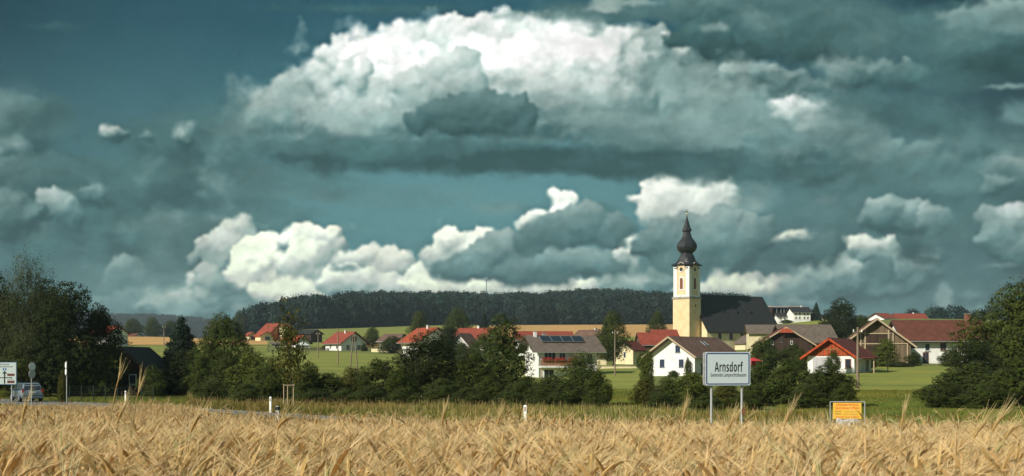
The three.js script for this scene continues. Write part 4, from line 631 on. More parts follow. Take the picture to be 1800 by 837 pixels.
// ------------------------------------------------------------------ the church
{
  const d = 385, s = d / F, base = Y(628, d), c = thing('church', 'parish church with yellow onion domed tower and great dark roof', 'church', new THREE.Vector3(X(1207.5, d), base, -d), 0);
  const R = (row) => (628 - row) * s;                            // height above the tower foot
  const turnT = 47 * Math.PI / 180, spun = (g, a = turnT) => { g.rotateY(a); return g; };
  const a = 6.15, yc = R(526);
  mesh('tower_shaft', spun(box(a, yc + 4, a, 0, yc / 2 - 2, 0)), M.yellow, c);
  mesh('cornice', spun(mergeGeometries([box(a + 0.5, 0.35, a + 0.5, 0, yc + 0.17, 0), box(a + 0.25, 0.25, a + 0.25, 0, yc + 0.47, 0)])), M.stone, c);
  const b = 5.7, y0 = yc + 0.6, y1 = R(470);
  mesh('belfry', spun(box(b, y1 - y0, b, 0, (y0 + y1) / 2, 0)), M.panel, c);
  for (const sx of [-1, 1]) for (const sz of [-1, 1]) mesh('pilaster', spun(box(1.35, y1 - y0 - 0.02, 1.35, sx * (b / 2 - 0.55), (y0 + y1) / 2, sz * (b / 2 - 0.55))), M.white, c);
  const arch = (w, h, z0, z1) => { const q = new THREE.Shape(); q.moveTo(-w / 2, 0); q.lineTo(w / 2, 0); q.lineTo(w / 2, h - w / 2); q.absarc(0, h - w / 2, w / 2, 0, Math.PI); q.lineTo(-w / 2, 0); const g = new THREE.ExtrudeGeometry(q, { depth: z1 - z0, bevelEnabled: false, curveSegments: 10 }); g.translate(0, 0, z0); return g; };
  for (let k = 0; k < 4; k++) {
    const t = turnT + k * Math.PI / 2, on = (g) => spun(g, t);
    mesh('base_band', on(box(b - 1.7, 0.5, 0.14, 0, y0 + 0.3, b / 2 + 0.06)), M.white, c);
    const fr = arch(1.75, 4.3, b / 2 - 0.02, b / 2 + 0.12); fr.translate(0, R(511), 0); const win = mesh('belfry_window', on(fr), M.white, c, k);
    const pn = arch(1.15, 3.5, b / 2, b / 2 + 0.18); pn.translate(0, R(509), 0); mesh('louvre', on(pn), M.woodFrame, win);
    // clock under a curved gable
    const disc = new THREE.CylinderGeometry(0.86, 0.86, 0.12, 24); disc.rotateX(Math.PI / 2); disc.translate(0, R(474.5), b / 2 + 0.14); const clock = mesh('clock', on(disc), M.white, c);
    const dial = new THREE.CylinderGeometry(0.62, 0.62, 0.12, 20); dial.rotateX(Math.PI / 2); dial.translate(0, R(474.5), b / 2 + 0.17); mesh('dial', on(dial), M.dark, clock);
    mesh('hands', on(mergeGeometries([box(0.09, 0.5, 0.05, 0.02, R(474.5) + 0.22, b / 2 + 0.26), box(0.34, 0.09, 0.05, 0.16, R(474.5), b / 2 + 0.26)])), M.gold, clock);
    const q = new THREE.Shape(); q.moveTo(-1.75, 0); q.quadraticCurveTo(-1.2, 0.1, -1.12, 0.7); q.absarc(0, 0.75, 1.12, Math.PI, 0, true); q.quadraticCurveTo(1.2, 0.1, 1.75, 0); q.lineTo(-1.75, 0); const gb = new THREE.ExtrudeGeometry(q, { depth: 0.5, bevelEnabled: false, curveSegments: 12 }); gb.translate(0, y1 - 0.75, b / 2 - 0.28); mesh('clock_gable', on(gb), M.panel, c);
    const rim = []; for (let i = 0; i <= 16; i++) { const an = Math.PI * (1 - i / 16); rim.push(new THREE.Vector3(Math.cos(an) * 1.25, y1 + 0.05 + Math.sin(an) * 1.25, b / 2 + 0.3)); } rim.unshift(new THREE.Vector3(-2.5, y1 - 0.35, b / 2 + 0.3), new THREE.Vector3(-1.7, y1 - 0.3, b / 2 + 0.3)); rim.push(new THREE.Vector3(1.7, y1 - 0.3, b / 2 + 0.3), new THREE.Vector3(2.5, y1 - 0.35, b / 2 + 0.3)); mesh('curved_cornice', on(new THREE.TubeGeometry(new THREE.CatmullRomCurve3(rim), 40, 0.17, 6)), M.stone, c);
  }
  for (const [k, row] of [[0, 538], [0, 606]]) mesh('slit_window', spun(box(0.35, 0.9, 0.14, 0.2, R(row), a / 2 + 0.02), turnT), M.dark, c);
  // bell roof: square at the eave, eight-sided above, then onion, neck and spire
  const ring = (row, r, sq) => { const p = []; for (let i = 0; i < 16; i++) { const an = i / 16 * 2 * Math.PI + turnT, l = i / 16 * 2 * Math.PI, oc = 1 / Math.max(...[0, 1, 2, 3, 4, 5, 6, 7].map((k) => Math.cos(l - k * Math.PI / 4))), qd = 1 / Math.max(Math.abs(Math.cos(l)), Math.abs(Math.sin(l))), m = lerp(oc, qd, sq); p.push(Math.sin(an) * r * m, R(row), Math.cos(an) * r * m); } return p; };
  const loft = (rings) => { const P = rings.flat(), I = [], T = []; for (let i = 0; i < P.length / 3; i++) T.push((i % 16) * 0.4, Math.floor(i / 16) * 0.5); for (let j = 0; j < rings.length - 1; j++) for (let i = 0; i < 16; i++) { const A = j * 16 + i, B = j * 16 + (i + 1) % 16; I.push(A, B, A + 16, B, B + 16, A + 16); } const g = new THREE.BufferGeometry(); g.setAttribute('position', new THREE.Float32BufferAttribute(P, 3)); g.setAttribute('uv', new THREE.Float32BufferAttribute(T, 2)); g.setIndex(I); const n = g.toNonIndexed(); n.computeVertexNormals(); return n; };
  mesh('tower_roof', loft([ring(467.6, 3.4, 1), ring(466.4, 3.55, 1), ring(465, 3.2, 0.9), ring(462, 2.75, 0.6), ring(458, 2.5, 0.3), ring(453, 2.25, 0.1), ring(449, 1.95, 0), ring(446.5, 1.7, 0)]), M.copper, c);
  const eg = new THREE.CylinderGeometry(1.78, 1.78, 0.35, 16); eg.translate(0, R(445.5), 0); mesh('roof_ring', eg, M.copper, c);
  mesh('onion_dome', loft([ring(445, 1.75, 0), ring(443, 2.2, 0), ring(439, 2.75, 0), ring(434.5, 2.98, 0), ring(430, 2.9, 0), ring(425.5, 2.45, 0), ring(421, 1.85, 0), ring(416.5, 1.4, 0), ring(412, 1.15, 0), ring(408, 1.05, 0)]), M.copper, c);
  mesh('spire', loft([ring(408, 1.0, 0), ring(406.2, 1.42, 0), ring(404.6, 1.38, 0), ring(400, 1.02, 0), ring(393, 0.68, 0), ring(386, 0.36, 0), ring(378.5, 0.06, 0)]), M.copper, c);
  const ball = new THREE.SphereGeometry(0.3, 12, 8); ball.translate(0, R(376.5), 0); mesh('finial_ball', ball, M.gold, c);
  mesh('cross', spun(mergeGeometries([box(0.16, 1.7, 0.16, 0, R(373), 0), box(0.85, 0.16, 0.16, 0, R(372), 0)]), 0.6), M.gold, c);
  // nave
  const churchSlate = roofMat([0.09, 0.11, 0.12], [0.15, 0.17, 0.18]);
  const N = 30 * Math.PI / 180, W = 17, L = 30, re = R(579), rr = R(516), nave = new THREE.Vector3(14.6, 0, -12);
  const place = (g) => { g.rotateY(N); g.translate(nave.x, nave.y, nave.z); return g; };
  mesh('nave_wall', place(box(L, re + 5, W, 0, (re - 5) / 2, 0)), M.cream, c);
  const gable = prism([[-W / 2, re], [W / 2, re], [0, rr - 0.1]], 0.6); gable.translate(-L / 2 + 0.3, 0, 0); mesh('nave_gable', place(gable), M.yellow, c);
  const hx = L / 2 + 0.3, z = W / 2 + 0.7, sl = (rr - re) / (W / 2), ye = re - 0.7 * sl, hip = 0.4;   // steep roof
  const V = [[-hx, ye, z], [hx, ye, z], [hx - hip, rr, 0], [-hx, rr, 0], [hx, ye, -z], [-hx, ye, -z], [-hx, ye - 0.3, z], [hx, ye - 0.3, z], [hx, ye - 0.3, -z], [-hx, ye - 0.3, -z], [-hx, rr - 0.5, 0]], tri = [[0, 1, 2], [0, 2, 3], [1, 4, 2], [4, 5, 3], [4, 3, 2], [6, 7, 1], [6, 1, 0], [7, 8, 4], [7, 4, 1], [8, 9, 5], [8, 5, 4], [6, 0, 3], [6, 3, 10], [9, 10, 3], [9, 3, 5], [6, 10, 7], [10, 8, 7], [10, 9, 8]], P = [], T = [];
  for (const f of tri) for (const i of f) { P.push(...V[i]); T.push(V[i][1], V[i][0]); }
  const rg = new THREE.BufferGeometry(); rg.setAttribute('position', new THREE.Float32BufferAttribute(P, 3)); rg.setAttribute('uv', new THREE.Float32BufferAttribute(T, 2)); rg.computeVertexNormals();
  const roof = mesh('nave_roof', place(rg), churchSlate, c);
  for (const x of [-5, 0.5, 6]) mesh('roof_vent', place(box(0.7, 0.6, 0.7, x, re + 5.8, W / 2 - 5.8 / sl + 0.1)), M.slate, roof);
  for (const x of [-10, -5.5, -1]) { const g = arch(1.2, 2.0, 0, 0.14); g.translate(x, re - 3.2, W / 2); mesh('nave_window', place(g), M.glass, c); }
  // side chapel with its own roof, and the low sacristy
  const ch = (g) => { g.rotateY(N); g.translate(nave.x + 12.6, 0, nave.z + 6.0); return g; };
  mesh('chapel_wall', ch(prism([[-5, -5], [5, -5], [5, R(603)], [0, R(576)], [-5, R(603)]], 9)), M.cream, c);
  mesh('chapel_roof', ch(prism([[-5.6, R(606)], [0, R(575.6)], [5.6, R(606)], [5.6, R(604.5)], [0, R(573.6)], [-5.6, R(604.5)]], 9.6)), M.slate, c);
  const sa = (g) => { g.rotateY(N + Math.PI / 2); g.translate(nave.x + 4.4, 0, nave.z + 12.4); return g; };
  mesh('sacristy_wall', sa(prism([[-3.2, -4], [3.2, -4], [3.2, R(604)], [0, R(592)], [-3.2, R(604)]], 5)), M.cream, c);
  mesh('sacristy_roof', sa(prism([[-3.7, R(605.6)], [0, R(591.6)], [3.7, R(605.6)], [3.7, R(604.4)], [0, R(590.2)], [-3.7, R(604.4)]], 5.6)), M.greyRoof, c);
}
// pale wall right of the church roof: parish house
house('parish_house', 'cream house with grey roof squeezed between church roof and brown barn', 'house', { px: 1348, d: 330, row: 620, W: 9, L: 10, eave: 5.2, ridge: 7.2, turn: -6, wall: M.cream, roof: M.greyRoof, plain: true });

// ------------------------------------------------------------------ signs, posts, car, poles, walls
function canvas(w, h, draw) { const c = document.createElement('canvas'); c.width = w; c.height = h; const k = c.getContext('2d'); draw(k, w, h); const t = new THREE.CanvasTexture(c); t.colorSpace = THREE.SRGBColorSpace; t.magFilter = THREE.LinearFilter; return t; }
function fitText(k, s, font, cx, cy, width, color) { k.save(); k.font = font; k.fillStyle = color; k.textAlign = 'center'; k.textBaseline = 'middle'; k.translate(cx, cy); k.scale(width / k.measureText(s).width, 1); k.fillText(s, 0, 0); k.restore(); }
function roundedRect(w, h, r) { const s = new THREE.Shape(); s.moveTo(-w / 2 + r, -h / 2); s.lineTo(w / 2 - r, -h / 2); s.absarc(w / 2 - r, -h / 2 + r, r, -Math.PI / 2, 0); s.lineTo(w / 2, h / 2 - r); s.absarc(w / 2 - r, h / 2 - r, r, 0, Math.PI / 2); s.lineTo(-w / 2 + r, h / 2); s.absarc(-w / 2 + r, h / 2 - r, r, Math.PI / 2, Math.PI); s.lineTo(-w / 2, -h / 2 + r); s.absarc(-w / 2 + r, -h / 2 + r, r, Math.PI, 1.5 * Math.PI); return s; }
{ // town sign
  const d = 38, k = d / F, pos = spot(1279, d), foot = pos.y, t = thing('town_sign', 'white town sign with blue border reading Arnsdorf on two posts', 'sign', pos, 0.2);
  const w = 1.46, h = 1.02, cy = Y(648.5, d) - foot;
  const face = canvas(1024, 716, (c, W, H) => {
    c.fillStyle = '#d0dce0'; c.fillRect(0, 0, W, H); c.strokeStyle = '#123a78'; c.lineWidth = 26; c.beginPath(); c.roundRect(30, 30, W - 60, H - 60, 34); c.stroke();
    fitText(c, 'Arnsdorf', 'bold 286px sans-serif', 530, 322, 640, '#0a0c0e'); fitText(c, 'Gemeinde Lamprechtshausen', 'bold 108px sans-serif', 525, 492, 820, '#141618');
    const r = rng(9); for (let i = 0; i < 260; i++) { c.fillStyle = `rgba(90,95,90,${0.05 * r()})`; c.beginPath(); c.arc(r() * W, r() * H, 3 + r() * 16, 0, 7); c.fill(); }
  });
  const plate = new THREE.ExtrudeGeometry(roundedRect(w, h, 0.05), { depth: 0.025, bevelEnabled: true, bevelSize: 0.006, bevelThickness: 0.006, bevelSegments: 2 }); plate.translate(0, cy, 0);
  const front = mesh('plate', plate, M.galv, t), fg = new THREE.ShapeGeometry(roundedRect(w - 0.004, h - 0.004, 0.05)); const p = fg.attributes.position, uv = fg.attributes.uv; for (let i = 0; i < p.count; i++) uv.setXY(i, p.getX(i) / w + 0.5, p.getY(i) / h + 0.5); fg.translate(0, cy, 0.0345);
  mesh('lettering', fg, std({ map: face, roughness: 0.45 }), front);
  const back = plate.clone(); back.translate(0, 0, -0.15); mesh('plate', back, M.galv, t); const bf = fg.clone(); bf.rotateY(Math.PI); bf.translate(0, 0, -0.123 - 0.034); mesh('back_face', bf, M.frame, t);
  for (const x of [-0.5, 0.49]) { const g = new THREE.CylinderGeometry(0.038, 0.038, cy + 0.45 + 0.4, 14); g.translate(x, (cy + 0.45 - 0.4) / 2, -0.06); mesh('post', g, M.galv, t); }
  for (const y of [-0.3, 0.3]) mesh('bracket', mergeGeometries([box(1.3, 0.05, 0.03, 0, cy + y, -0.016), box(1.3, 0.05, 0.03, 0, cy + y, -0.105)]), M.steel, t);
  mesh('tag_plate', box(0.13, 0.19, 0.012, 0.53, Y(724, d) - foot, -0.012), std({ color: rgb(0.24, 0.11, 0.05) }), t);
}
{ // yellow banner on a frame over a pale stone
  const d = 33, pos = spot(1490, d), t = thing('banner_stand', 'small yellow banner with red lettering stretched on a metal frame', 'banner', pos, -0.12), yt = Y(706.5, d) - pos.y, wf = 0.9;
  const face = canvas(512, 300, (c, W, H) => { c.fillStyle = '#e9b944'; c.fillRect(0, 0, W, H); fitText(c, 'FRÜHKARTOFFELN -', 'bold italic 54px sans-serif', 262, 40, 430, '#d8371c'); fitText(c, 'Speisekartoffeln', 'bold 60px sans-serif', 256, 98, 440, '#dc3d1e'); fitText(c, 'ab Hof', 'bold 34px sans-serif', 90, 160, 110, '#5a3c1a'); fitText(c, 'täglich', 'bold 30px sans-serif', 90, 206, 120, '#5a3c1a'); fitText(c, 'frisch vom Feld', '32px sans-serif', 340, 168, 270, '#8a5520'); fitText(c, 'direkt vom Bauern', '32px sans-serif', 320, 214, 260, '#8a5520'); fitText(c, 'Familie in Arnsdorf', 'bold 40px sans-serif', 256, 266, 420, '#d8371c'); });
  const b = box(0.74, 0.43, 0.012, -0.01, yt - 0.24, 0.01); const cloth = mesh('banner', b, std({ color: rgb(0.75, 0.45, 0.06) }), t); const f = new THREE.PlaneGeometry(0.738, 0.428); f.translate(-0.01, yt - 0.24, 0.018); mesh('print', f, std({ map: face, roughness: 0.7 }), cloth);
  mesh('frame_bar', tube([-wf / 2, yt, 0], [wf / 2, yt, 0], 0.014), M.galv, t); for (const x of [-wf / 2, wf / 2]) mesh('frame_post', tube([x, -0.2, 0], [x, yt, 0], 0.014), M.galv, t);
  const st = new THREE.DodecahedronGeometry(0.5, 2), q = st.attributes.position; for (let i = 0; i < q.count; i++) { const n = 1 + (fbm(q.getX(i) * 5 + 9, q.getY(i) * 5 + q.getZ(i) * 3 + 9, 4) - 0.5) * 0.5; q.setXYZ(i, Math.sign(q.getX(i)) * Math.pow(Math.abs(q.getX(i)) * 2, 0.6) * 0.42 * n, Math.sign(q.getY(i)) * Math.pow(Math.abs(q.getY(i)) * 2, 0.6) * 0.86 * n, q.getZ(i) * 0.5 * n); } st.computeVertexNormals(); st.translate(0.02, 0.12, 0.0);
  const stone = mesh('white_boulder', st, std({ map: mott([0.6, 0.59, 0.58], [0.82, 0.81, 0.8], 10) }), scene); stone.position.copy(spot(1490, 32.4)); tag(stone, 'pale rough boulder under the yellow banner', 'boulder');
}
// direction sign, half outside the frame
{
  const d = 97, pos = spot(-4, d), foot = pos.y, t = thing('direction_sign', 'big pale direction sign with black crossroads arrows beside the car', 'sign', pos, 0.05), w = 2.9, h = 1.78, cy = Y(656.5, d) - foot;
  const face = canvas(820, 512, (c, W, H) => { c.fillStyle = '#bfcccb'; c.fillRect(0, 0, W, H); c.strokeStyle = '#2a5a86'; c.lineWidth = 12; c.strokeRect(6, 6, W - 12, H - 12); c.fillStyle = '#0c0e10'; fitText(c, 'Bürmoos', 'bold 46px sans-serif', 560, 52, 200, '#0c0e10'); fitText(c, 'Lamprechtshausen', 'bold 46px sans-serif', 560, 102, 370, '#0c0e10'); c.fillStyle = '#1f5f9e'; c.fillRect(520, 132, 80, 58); fitText(c, 'P', 'bold 50px sans-serif', 560, 162, 30, '#ffffff'); c.fillStyle = '#0c0e10'; c.fillRect(545, 230, 30, 262); c.beginPath(); c.moveTo(505, 262); c.lineTo(560, 196); c.lineTo(615, 262); c.fill(); c.fillRect(410, 346, 310, 20); for (const [x, s] of [[400, 1], [730, -1]]) { c.beginPath(); c.moveTo(x, 356); c.lineTo(x + 36 * s, 330); c.lineTo(x + 36 * s, 382); c.fill(); } for (const y of [258, 418]) { c.fillStyle = '#5e2b26'; c.fillRect(612, y, 170, 64); c.strokeStyle = '#d8d0cc'; c.lineWidth = 4; c.strokeRect(616, y + 4, 162, 56); } fitText(c, 'Zentrum', 'bold 30px sans-serif', 690, 396, 140, '#222222'); c.fillStyle = '#0c0e10'; fitText(c, 'Oberndorf', 'bold 44px sans-serif', 210, 330, 260, '#0c0e10'); });
  const p = mesh('plate', box(w, h, 0.04, 0, cy, 0), M.galv, t), f = new THREE.PlaneGeometry(w - 0.01, h - 0.01); f.translate(0, cy, 0.024); mesh('lettering', f, std({ map: face, roughness: 0.5 }), p);
  for (const x of [-1.1, 1.05]) mesh('post', tube([x, -0.3, -0.06], [x, cy + h / 2 - 0.1, -0.06], 0.05), M.galv, t);
}
// two roadside signs seen from the edge
function edgeSign(px, d, top, label, turn, flat) {
  const pos = spot(px, d), t = thing('road_sign', label, 'sign', pos, turn, 'road signs seen edge on near the car'), y = Y(top, d) - pos.y;
  mesh('post', tube([0, -0.3, 0], [0, y, 0], 0.035), M.galv, t);
  for (const k of [0, 1]) { const g = new THREE.CylinderGeometry(0.3, 0.3, 0.03, 24); g.rotateX(Math.PI / 2); if (flat) g.scale(1, 0.82, 1); g.translate(0, y - 0.3 - k * 0.5, 0.06); const pl = mesh('plate', g, k && !flat ? M.galv : M.whiteCloth, t); mesh('rim', (() => { const q = new THREE.TorusGeometry(0.3, 0.018, 6, 28); if (flat) q.scale(1, 0.82, 1); q.translate(0, y - 0.3 - k * 0.5, 0.06); return q; })(), M.galv, pl); mesh('clamp', box(0.12, 0.05, 0.07, 0, y - 0.3 - k * 0.5, 0.02), M.steel, pl); }
}
edgeSign(55, 85, 637, 'road sign post in front of the silver car with two discs', 1.2, false);
edgeSign(117, 92, 635, 'road sign post with two pale oval discs beside white blossom', -1.05, true);
// white roadside reflector posts
const postWhite = std({ color: rgb(0.82, 0.82, 0.8), roughness: 0.6 });
function reflectorPost(px, d, label, cap = false) {
  const pos = spot(px, d, 0.1), t = thing('reflector_post', label, 'post', pos, -0.5, 'white reflector posts along the road'), s = new THREE.Shape([new THREE.Vector2(-0.06, 0), new THREE.Vector2(0.06, 0), new THREE.Vector2(0.045, 0.05), new THREE.Vector2(0, 0.08), new THREE.Vector2(-0.045, 0.05)]);
  const g = new THREE.ExtrudeGeometry(s, { depth: 1.08, bevelEnabled: true, bevelSize: 0.006, bevelThickness: 0.01, bevelSegments: 1 }); g.rotateX(-Math.PI / 2); mesh('post_body', g, postWhite, t);
  if (cap) mesh('black_cap', box(0.14, 0.16, 0.11, 0, 1.0, -0.03), M.dark, t);
  const rf = mesh('reflector', box(0.055, 0.18, 0.012, 0, cap ? 0.8 : 0.92, 0.012), M.dark, t); mesh('reflector_glass', box(0.04, 0.06, 0.012, 0, cap ? 0.8 : 0.92, 0.02), std({ color: rgb(0.5, 0.2, 0.05), roughness: 0.2 }), rf);
}
reflectorPost(475, 72, 'white reflector post near the staked young tree, far side of road');
reflectorPost(487, 50, 'reflector post with only its black top above the barley', true);
reflectorPost(923, 52.3, 'white reflector post standing alone before the dark hedge');
reflectorPost(220, 96, 'white reflector post by the wire fence and wooden hut');
// the car: silver estate seen from behind
{
  const pos = spot(46, 99, -0.09), t = thing('car', 'silver estate car driving away on the country road', 'car', pos, Math.PI + 0.6);   // nose points along local +z
  const silver = new THREE.MeshPhysicalMaterial({ color: rgb(0.27, 0.33, 0.39), metalness: 0.45, roughness: 0.32, clearcoat: 1, clearcoatRoughness: 0.08 }), tail = std({ color: rgb(0.45, 0.02, 0.02), roughness: 0.2 }), rubber = std({ color: rgb(0.015, 0.015, 0.016) }), trim = std({ color: rgb(0.03, 0.03, 0.032), roughness: 0.6 });
  // cross-sections from tail to nose: z, half width low, half width at waist, waist height, bottom
  const secs = [[-2.1, 0.70, 0.70, 0.78, 0.36], [-2.06, 0.78, 0.80, 0.92, 0.27], [-1.9, 0.82, 0.86, 0.97, 0.24], [-1.2, 0.85, 0.88, 0.97, 0.22], [0, 0.85, 0.88, 0.95, 0.22], [1.0, 0.85, 0.87, 0.93, 0.22], [1.6, 0.83, 0.83, 0.84, 0.24], [2.0, 0.76, 0.75, 0.72, 0.27], [2.12, 0.62, 0.6, 0.6, 0.34]];
  const hull = (rows) => { const P = [], I = [], n = rows[0].length; rows.forEach((r) => r.forEach((v) => P.push(...v))); for (let j = 0; j < rows.length - 1; j++) for (let i = 0; i < n; i++) { const a = j * n + i, b = j * n + (i + 1) % n; I.push(a, a + n, b, b, a + n, b + n); } for (const [j, f] of [[0, 1], [rows.length - 1, 0]]) for (let i = 1; i < n - 1; i++) f ? I.push(j * n, j * n + i, j * n + i + 1) : I.push(j * n, j * n + i + 1, j * n + i); const g = new THREE.BufferGeometry(); g.setAttribute('position', new THREE.Float32BufferAttribute(P, 3)); g.setIndex(I); g.computeVertexNormals(); return g; };
  mesh('body', hull(secs.map(([z, a, b, y, l]) => [[-a, l, z], [-b, lerp(l, y, 0.45), z], [-b, lerp(l, y, 0.8), z], [-b * 0.94, y, z], [b * 0.94, y, z], [b, lerp(l, y, 0.8), z], [b, lerp(l, y, 0.45), z], [a, l, z]])), silver, t);
  const cab = [[-2.0, 0.74, 0.95, 0.73, 0.98], [-1.86, 0.75, 0.95, 0.66, 1.32], [-1.62, 0.77, 0.95, 0.6, 1.49], [-0.6, 0.79, 0.95, 0.62, 1.54], [0.3, 0.79, 0.94, 0.62, 1.51], [0.75, 0.78, 0.93, 0.64, 1.3], [1.25, 0.77, 0.92, 0.72, 0.95]];
  mesh('cabin', hull(cab.map(([z, w, y0, w1, y1]) => [[-w, y0, z], [-lerp(w, w1, 0.9), lerp(y0, y1, 0.9), z], [-w1 * 0.9, y1, z], [w1 * 0.9, y1, z], [lerp(w, w1, 0.9), lerp(y0, y1, 0.9), z], [w, y0, z]])), silver, t);
  const quad = (a, b, c, e) => { const g = new THREE.BufferGeometry(); g.setAttribute('position', new THREE.Float32BufferAttribute([...a, ...b, ...c, ...a, ...c, ...e], 3)); g.computeVertexNormals(); return g; };
  mesh('rear_window', quad([-0.64, 1.0, -2.04], [-0.54, 1.42, -1.79], [0.54, 1.42, -1.79], [0.64, 1.0, -2.04]), M.glass, t);
  for (const s of [-1, 1]) { for (const [z0, z1] of [[-1.6, -1.0], [-0.9, -0.02], [0.08, 0.82]]) mesh('side_window', quad([s * 0.8, 1.0, z0], [s * 0.67, 1.42, z0 + 0.06], [s * 0.67, z1 > 0.5 ? 1.2 : 1.42, z1 - (z1 > 0.5 ? 0.1 : 0.03)], [s * 0.8, 1.0, z1]), M.glass, t); mesh('tail_light', box(0.17, 0.3, 0.12, s * 0.72, 0.86, -2.03), tail, t); mesh('mirror', box(0.2, 0.12, 0.08, s * 0.96, 1.02, 0.72), silver, t); mesh('roof_rail', tube([s * 0.56, 1.56, -1.5], [s * 0.56, 1.57, 0.2], 0.018), trim, t); }
  mesh('bumper', box(1.62, 0.16, 0.12, 0, 0.44, -2.1), silver, t); mesh('bumper_strip', box(1.5, 0.05, 0.13, 0, 0.5, -2.115), trim, t); mesh('number_plate', box(0.52, 0.12, 0.02, 0, 0.78, -2.115), M.frame, t); mesh('tailgate_handle', box(0.4, 0.04, 0.03, 0, 0.89, -2.1), trim, t);
  for (const s of [-1, 1]) for (const z of [-1.3, 1.35]) { const g = new THREE.CylinderGeometry(0.31, 0.31, 0.2, 20); g.rotateZ(Math.PI / 2); g.translate(s * 0.77, 0.31, z); const w = mesh('wheel', g, rubber, t); const r = new THREE.CylinderGeometry(0.19, 0.19, 0.205, 14); r.rotateZ(Math.PI / 2); r.translate(s * 0.775, 0.31, z); mesh('rim', r, M.steel, w); }
}
// poles
const poleMat = std({ map: mott([0.42, 0.37, 0.31], [0.58, 0.52, 0.45], 14) });
function pole(px, d, top, label, arm) {
  const pos = spot(px, d, 0.3), y = Y(top, d) - pos.y, t = thing('utility_pole', label, 'pole', pos, 0.3, 'wooden utility poles in the meadows');
  mesh('shaft', tube([0, 0, 0], [0, y, 0], 0.15, 0.1, 8), poleMat, t);
  if (arm) { mesh('crossarm', box(1.1, 0.1, 0.1, 0, y - 0.5, 0), poleMat, t); for (const x of [-0.45, 0.45]) mesh('insulator', tube([x, y - 0.46, 0], [x, y - 0.22, 0], 0.06, 0.045), M.whiteCloth, t); } else mesh('cap', tube([0, y, 0], [0, y + 0.08, 0], 0.12, 0.04), M.dark, t);
}
pole(1081, 216, 581, 'wooden utility pole in front of the yellow house', true); pole(1508, 116, 575, 'tall wooden pole in the meadow right of the garage', true); pole(706, 262, 587, 'utility pole at the end of the white garden wall', false); pole(735.5, 258, 578, 'utility pole before the steep orange red roof', false); pole(559, 320, 584, 'thin pole left of the tall red roofed white house', true); pole(594, 268, 577, 'thin pole cutting across the tall red roof', false); pole(288, 400, 573, 'lone pole at the edge of the golden field', true);
{ // pole with two legs
  const d = 195, pos = spot(622, d, 0.4), t = thing('two_legged_pole', 'timber pole with two splayed legs and a crossbar', 'pole', pos, 0), y = Y(587, d) - pos.y; for (const s of [-1, 1]) mesh('leg', tube([s * 0.72, 0, 0], [s * 0.1, y, 0], 0.12, 0.09), poleMat, t); mesh('crossbar', box(1.3, 0.12, 0.12, 0, 1.5, 0.12), poleMat, t); mesh('crossbar', box(0.5, 0.1, 0.12, 0, y - 0.3, 0.12), poleMat, t);
}
{ // radio mast on the wooded hill
  const d = 1270, x = X(855, d), g0 = ground(x, d), y = Y(486, d) - g0, t = thing('radio_mast', 'slim antenna mast rising out of the forest ridge', 'mast', new THREE.Vector3(x, g0 - 0.2, -d), 0), grey = std({ color: rgb(0.22, 0.3, 0.38) }); mesh('shaft', tube([0, 0, 0], [0, y, 0], 0.65, 0.4, 8), grey, t); for (let k = 0; k < 6; k++) { const a = k * Math.PI / 3; mesh('antenna', box(0.6, 3.4, 0.4, Math.cos(a) * 1.6, y - 2.6, Math.sin(a) * 1.6), grey, t); } for (const q of [1.2, 4]) { const r = new THREE.TorusGeometry(1.5, 0.16, 6, 18); r.rotateX(Math.PI / 2); r.translate(0, y - q, 0); mesh('platform', r, grey, t); }
}
function lowWall(px0, px1, d0, d1, h, label) { const A = spot(px0, d0), B = spot(px1, d1), c = A.clone().add(B).multiplyScalar(0.5), L = Math.hypot(A.x - B.x, A.z - B.z), t = thing('garden_wall', label, 'wall', c, Math.atan2(-(B.z - A.z), B.x - A.x)), e = Math.abs(A.y - B.y) / 2 + 0.4; mesh('wall_body', box(L, h + e, 0.25, 0, h / 2 - e / 2, 0), M.cream, t); mesh('coping', box(L + 0.1, 0.09, 0.36, 0, h + 0.045, 0), M.stone, t); }
lowWall(653, 704, 395, 390, 1.15, 'long low cream wall in the meadow left of the big bush'); lowWall(1043, 1127, 262, 262, 0.55, 'low cream wall along the lane behind the wooden pole'); lowWall(1042, 1066, 280, 280, 1.2, 'short cream wall beside the solar panel house');
{ // board fence in the western meadow and wire fence by the hut
  const t = thing('board_fence', 'low dark board fence before the western houses', 'fence', spot(545, 418, 0.1), 0.02); for (let k = 0; k <= 16; k++) mesh('fence_post', box(0.12, 1.0, 0.12, -11 + k * 1.4, 0.5, 0), M.darkBeam, t); for (const y of [0.25, 0.5, 0.75]) mesh('rail', box(22.6, 0.16, 0.04, 0.2, y, 0.08), M.darkBeam, t);
  const A = spot(122, 99, 0), w = thing('wire_fence', 'dark green wire mesh fence along the road by the hut', 'fence', A, -0.06), green = std({ color: rgb(0.012, 0.03, 0.02), roughness: 0.6 }); for (let k = 0; k < 8; k++) mesh('fence_post', tube([k * 0.98, -0.3, 0], [k * 0.98, 1.35, 0], 0.035, 0.035, 6), green, w); for (let k = 0; k < 7; k++) mesh('wire', tube([0, 0.15 + k * 0.19, 0], [6.86, 0.15 + k * 0.19, 0], 0.008, 0.008, 4), green, w);
}
{ // red awning by the white house
  const t = thing('red_parasol', 'red garden awning beside the white gabled house', 'awning', spot(1325, 196), 0.3), g = new THREE.ConeGeometry(1.5, 0.55, 4); g.rotateY(Math.PI / 4); g.translate(0, 2.0, 0); mesh('canopy', g, M.redCloth, t); mesh('side_cloth', mergeGeometries([box(2.0, 0.9, 0.03, 0, 1.3, -1), box(0.03, 0.9, 2, -1, 1.3, 0)]), M.redCloth, t); for (const x of [-1, 1]) for (const z of [-1, 1]) mesh('leg', tube([x, -0.3, z], [x, 1.8, z], 0.03), M.steel, t);
}
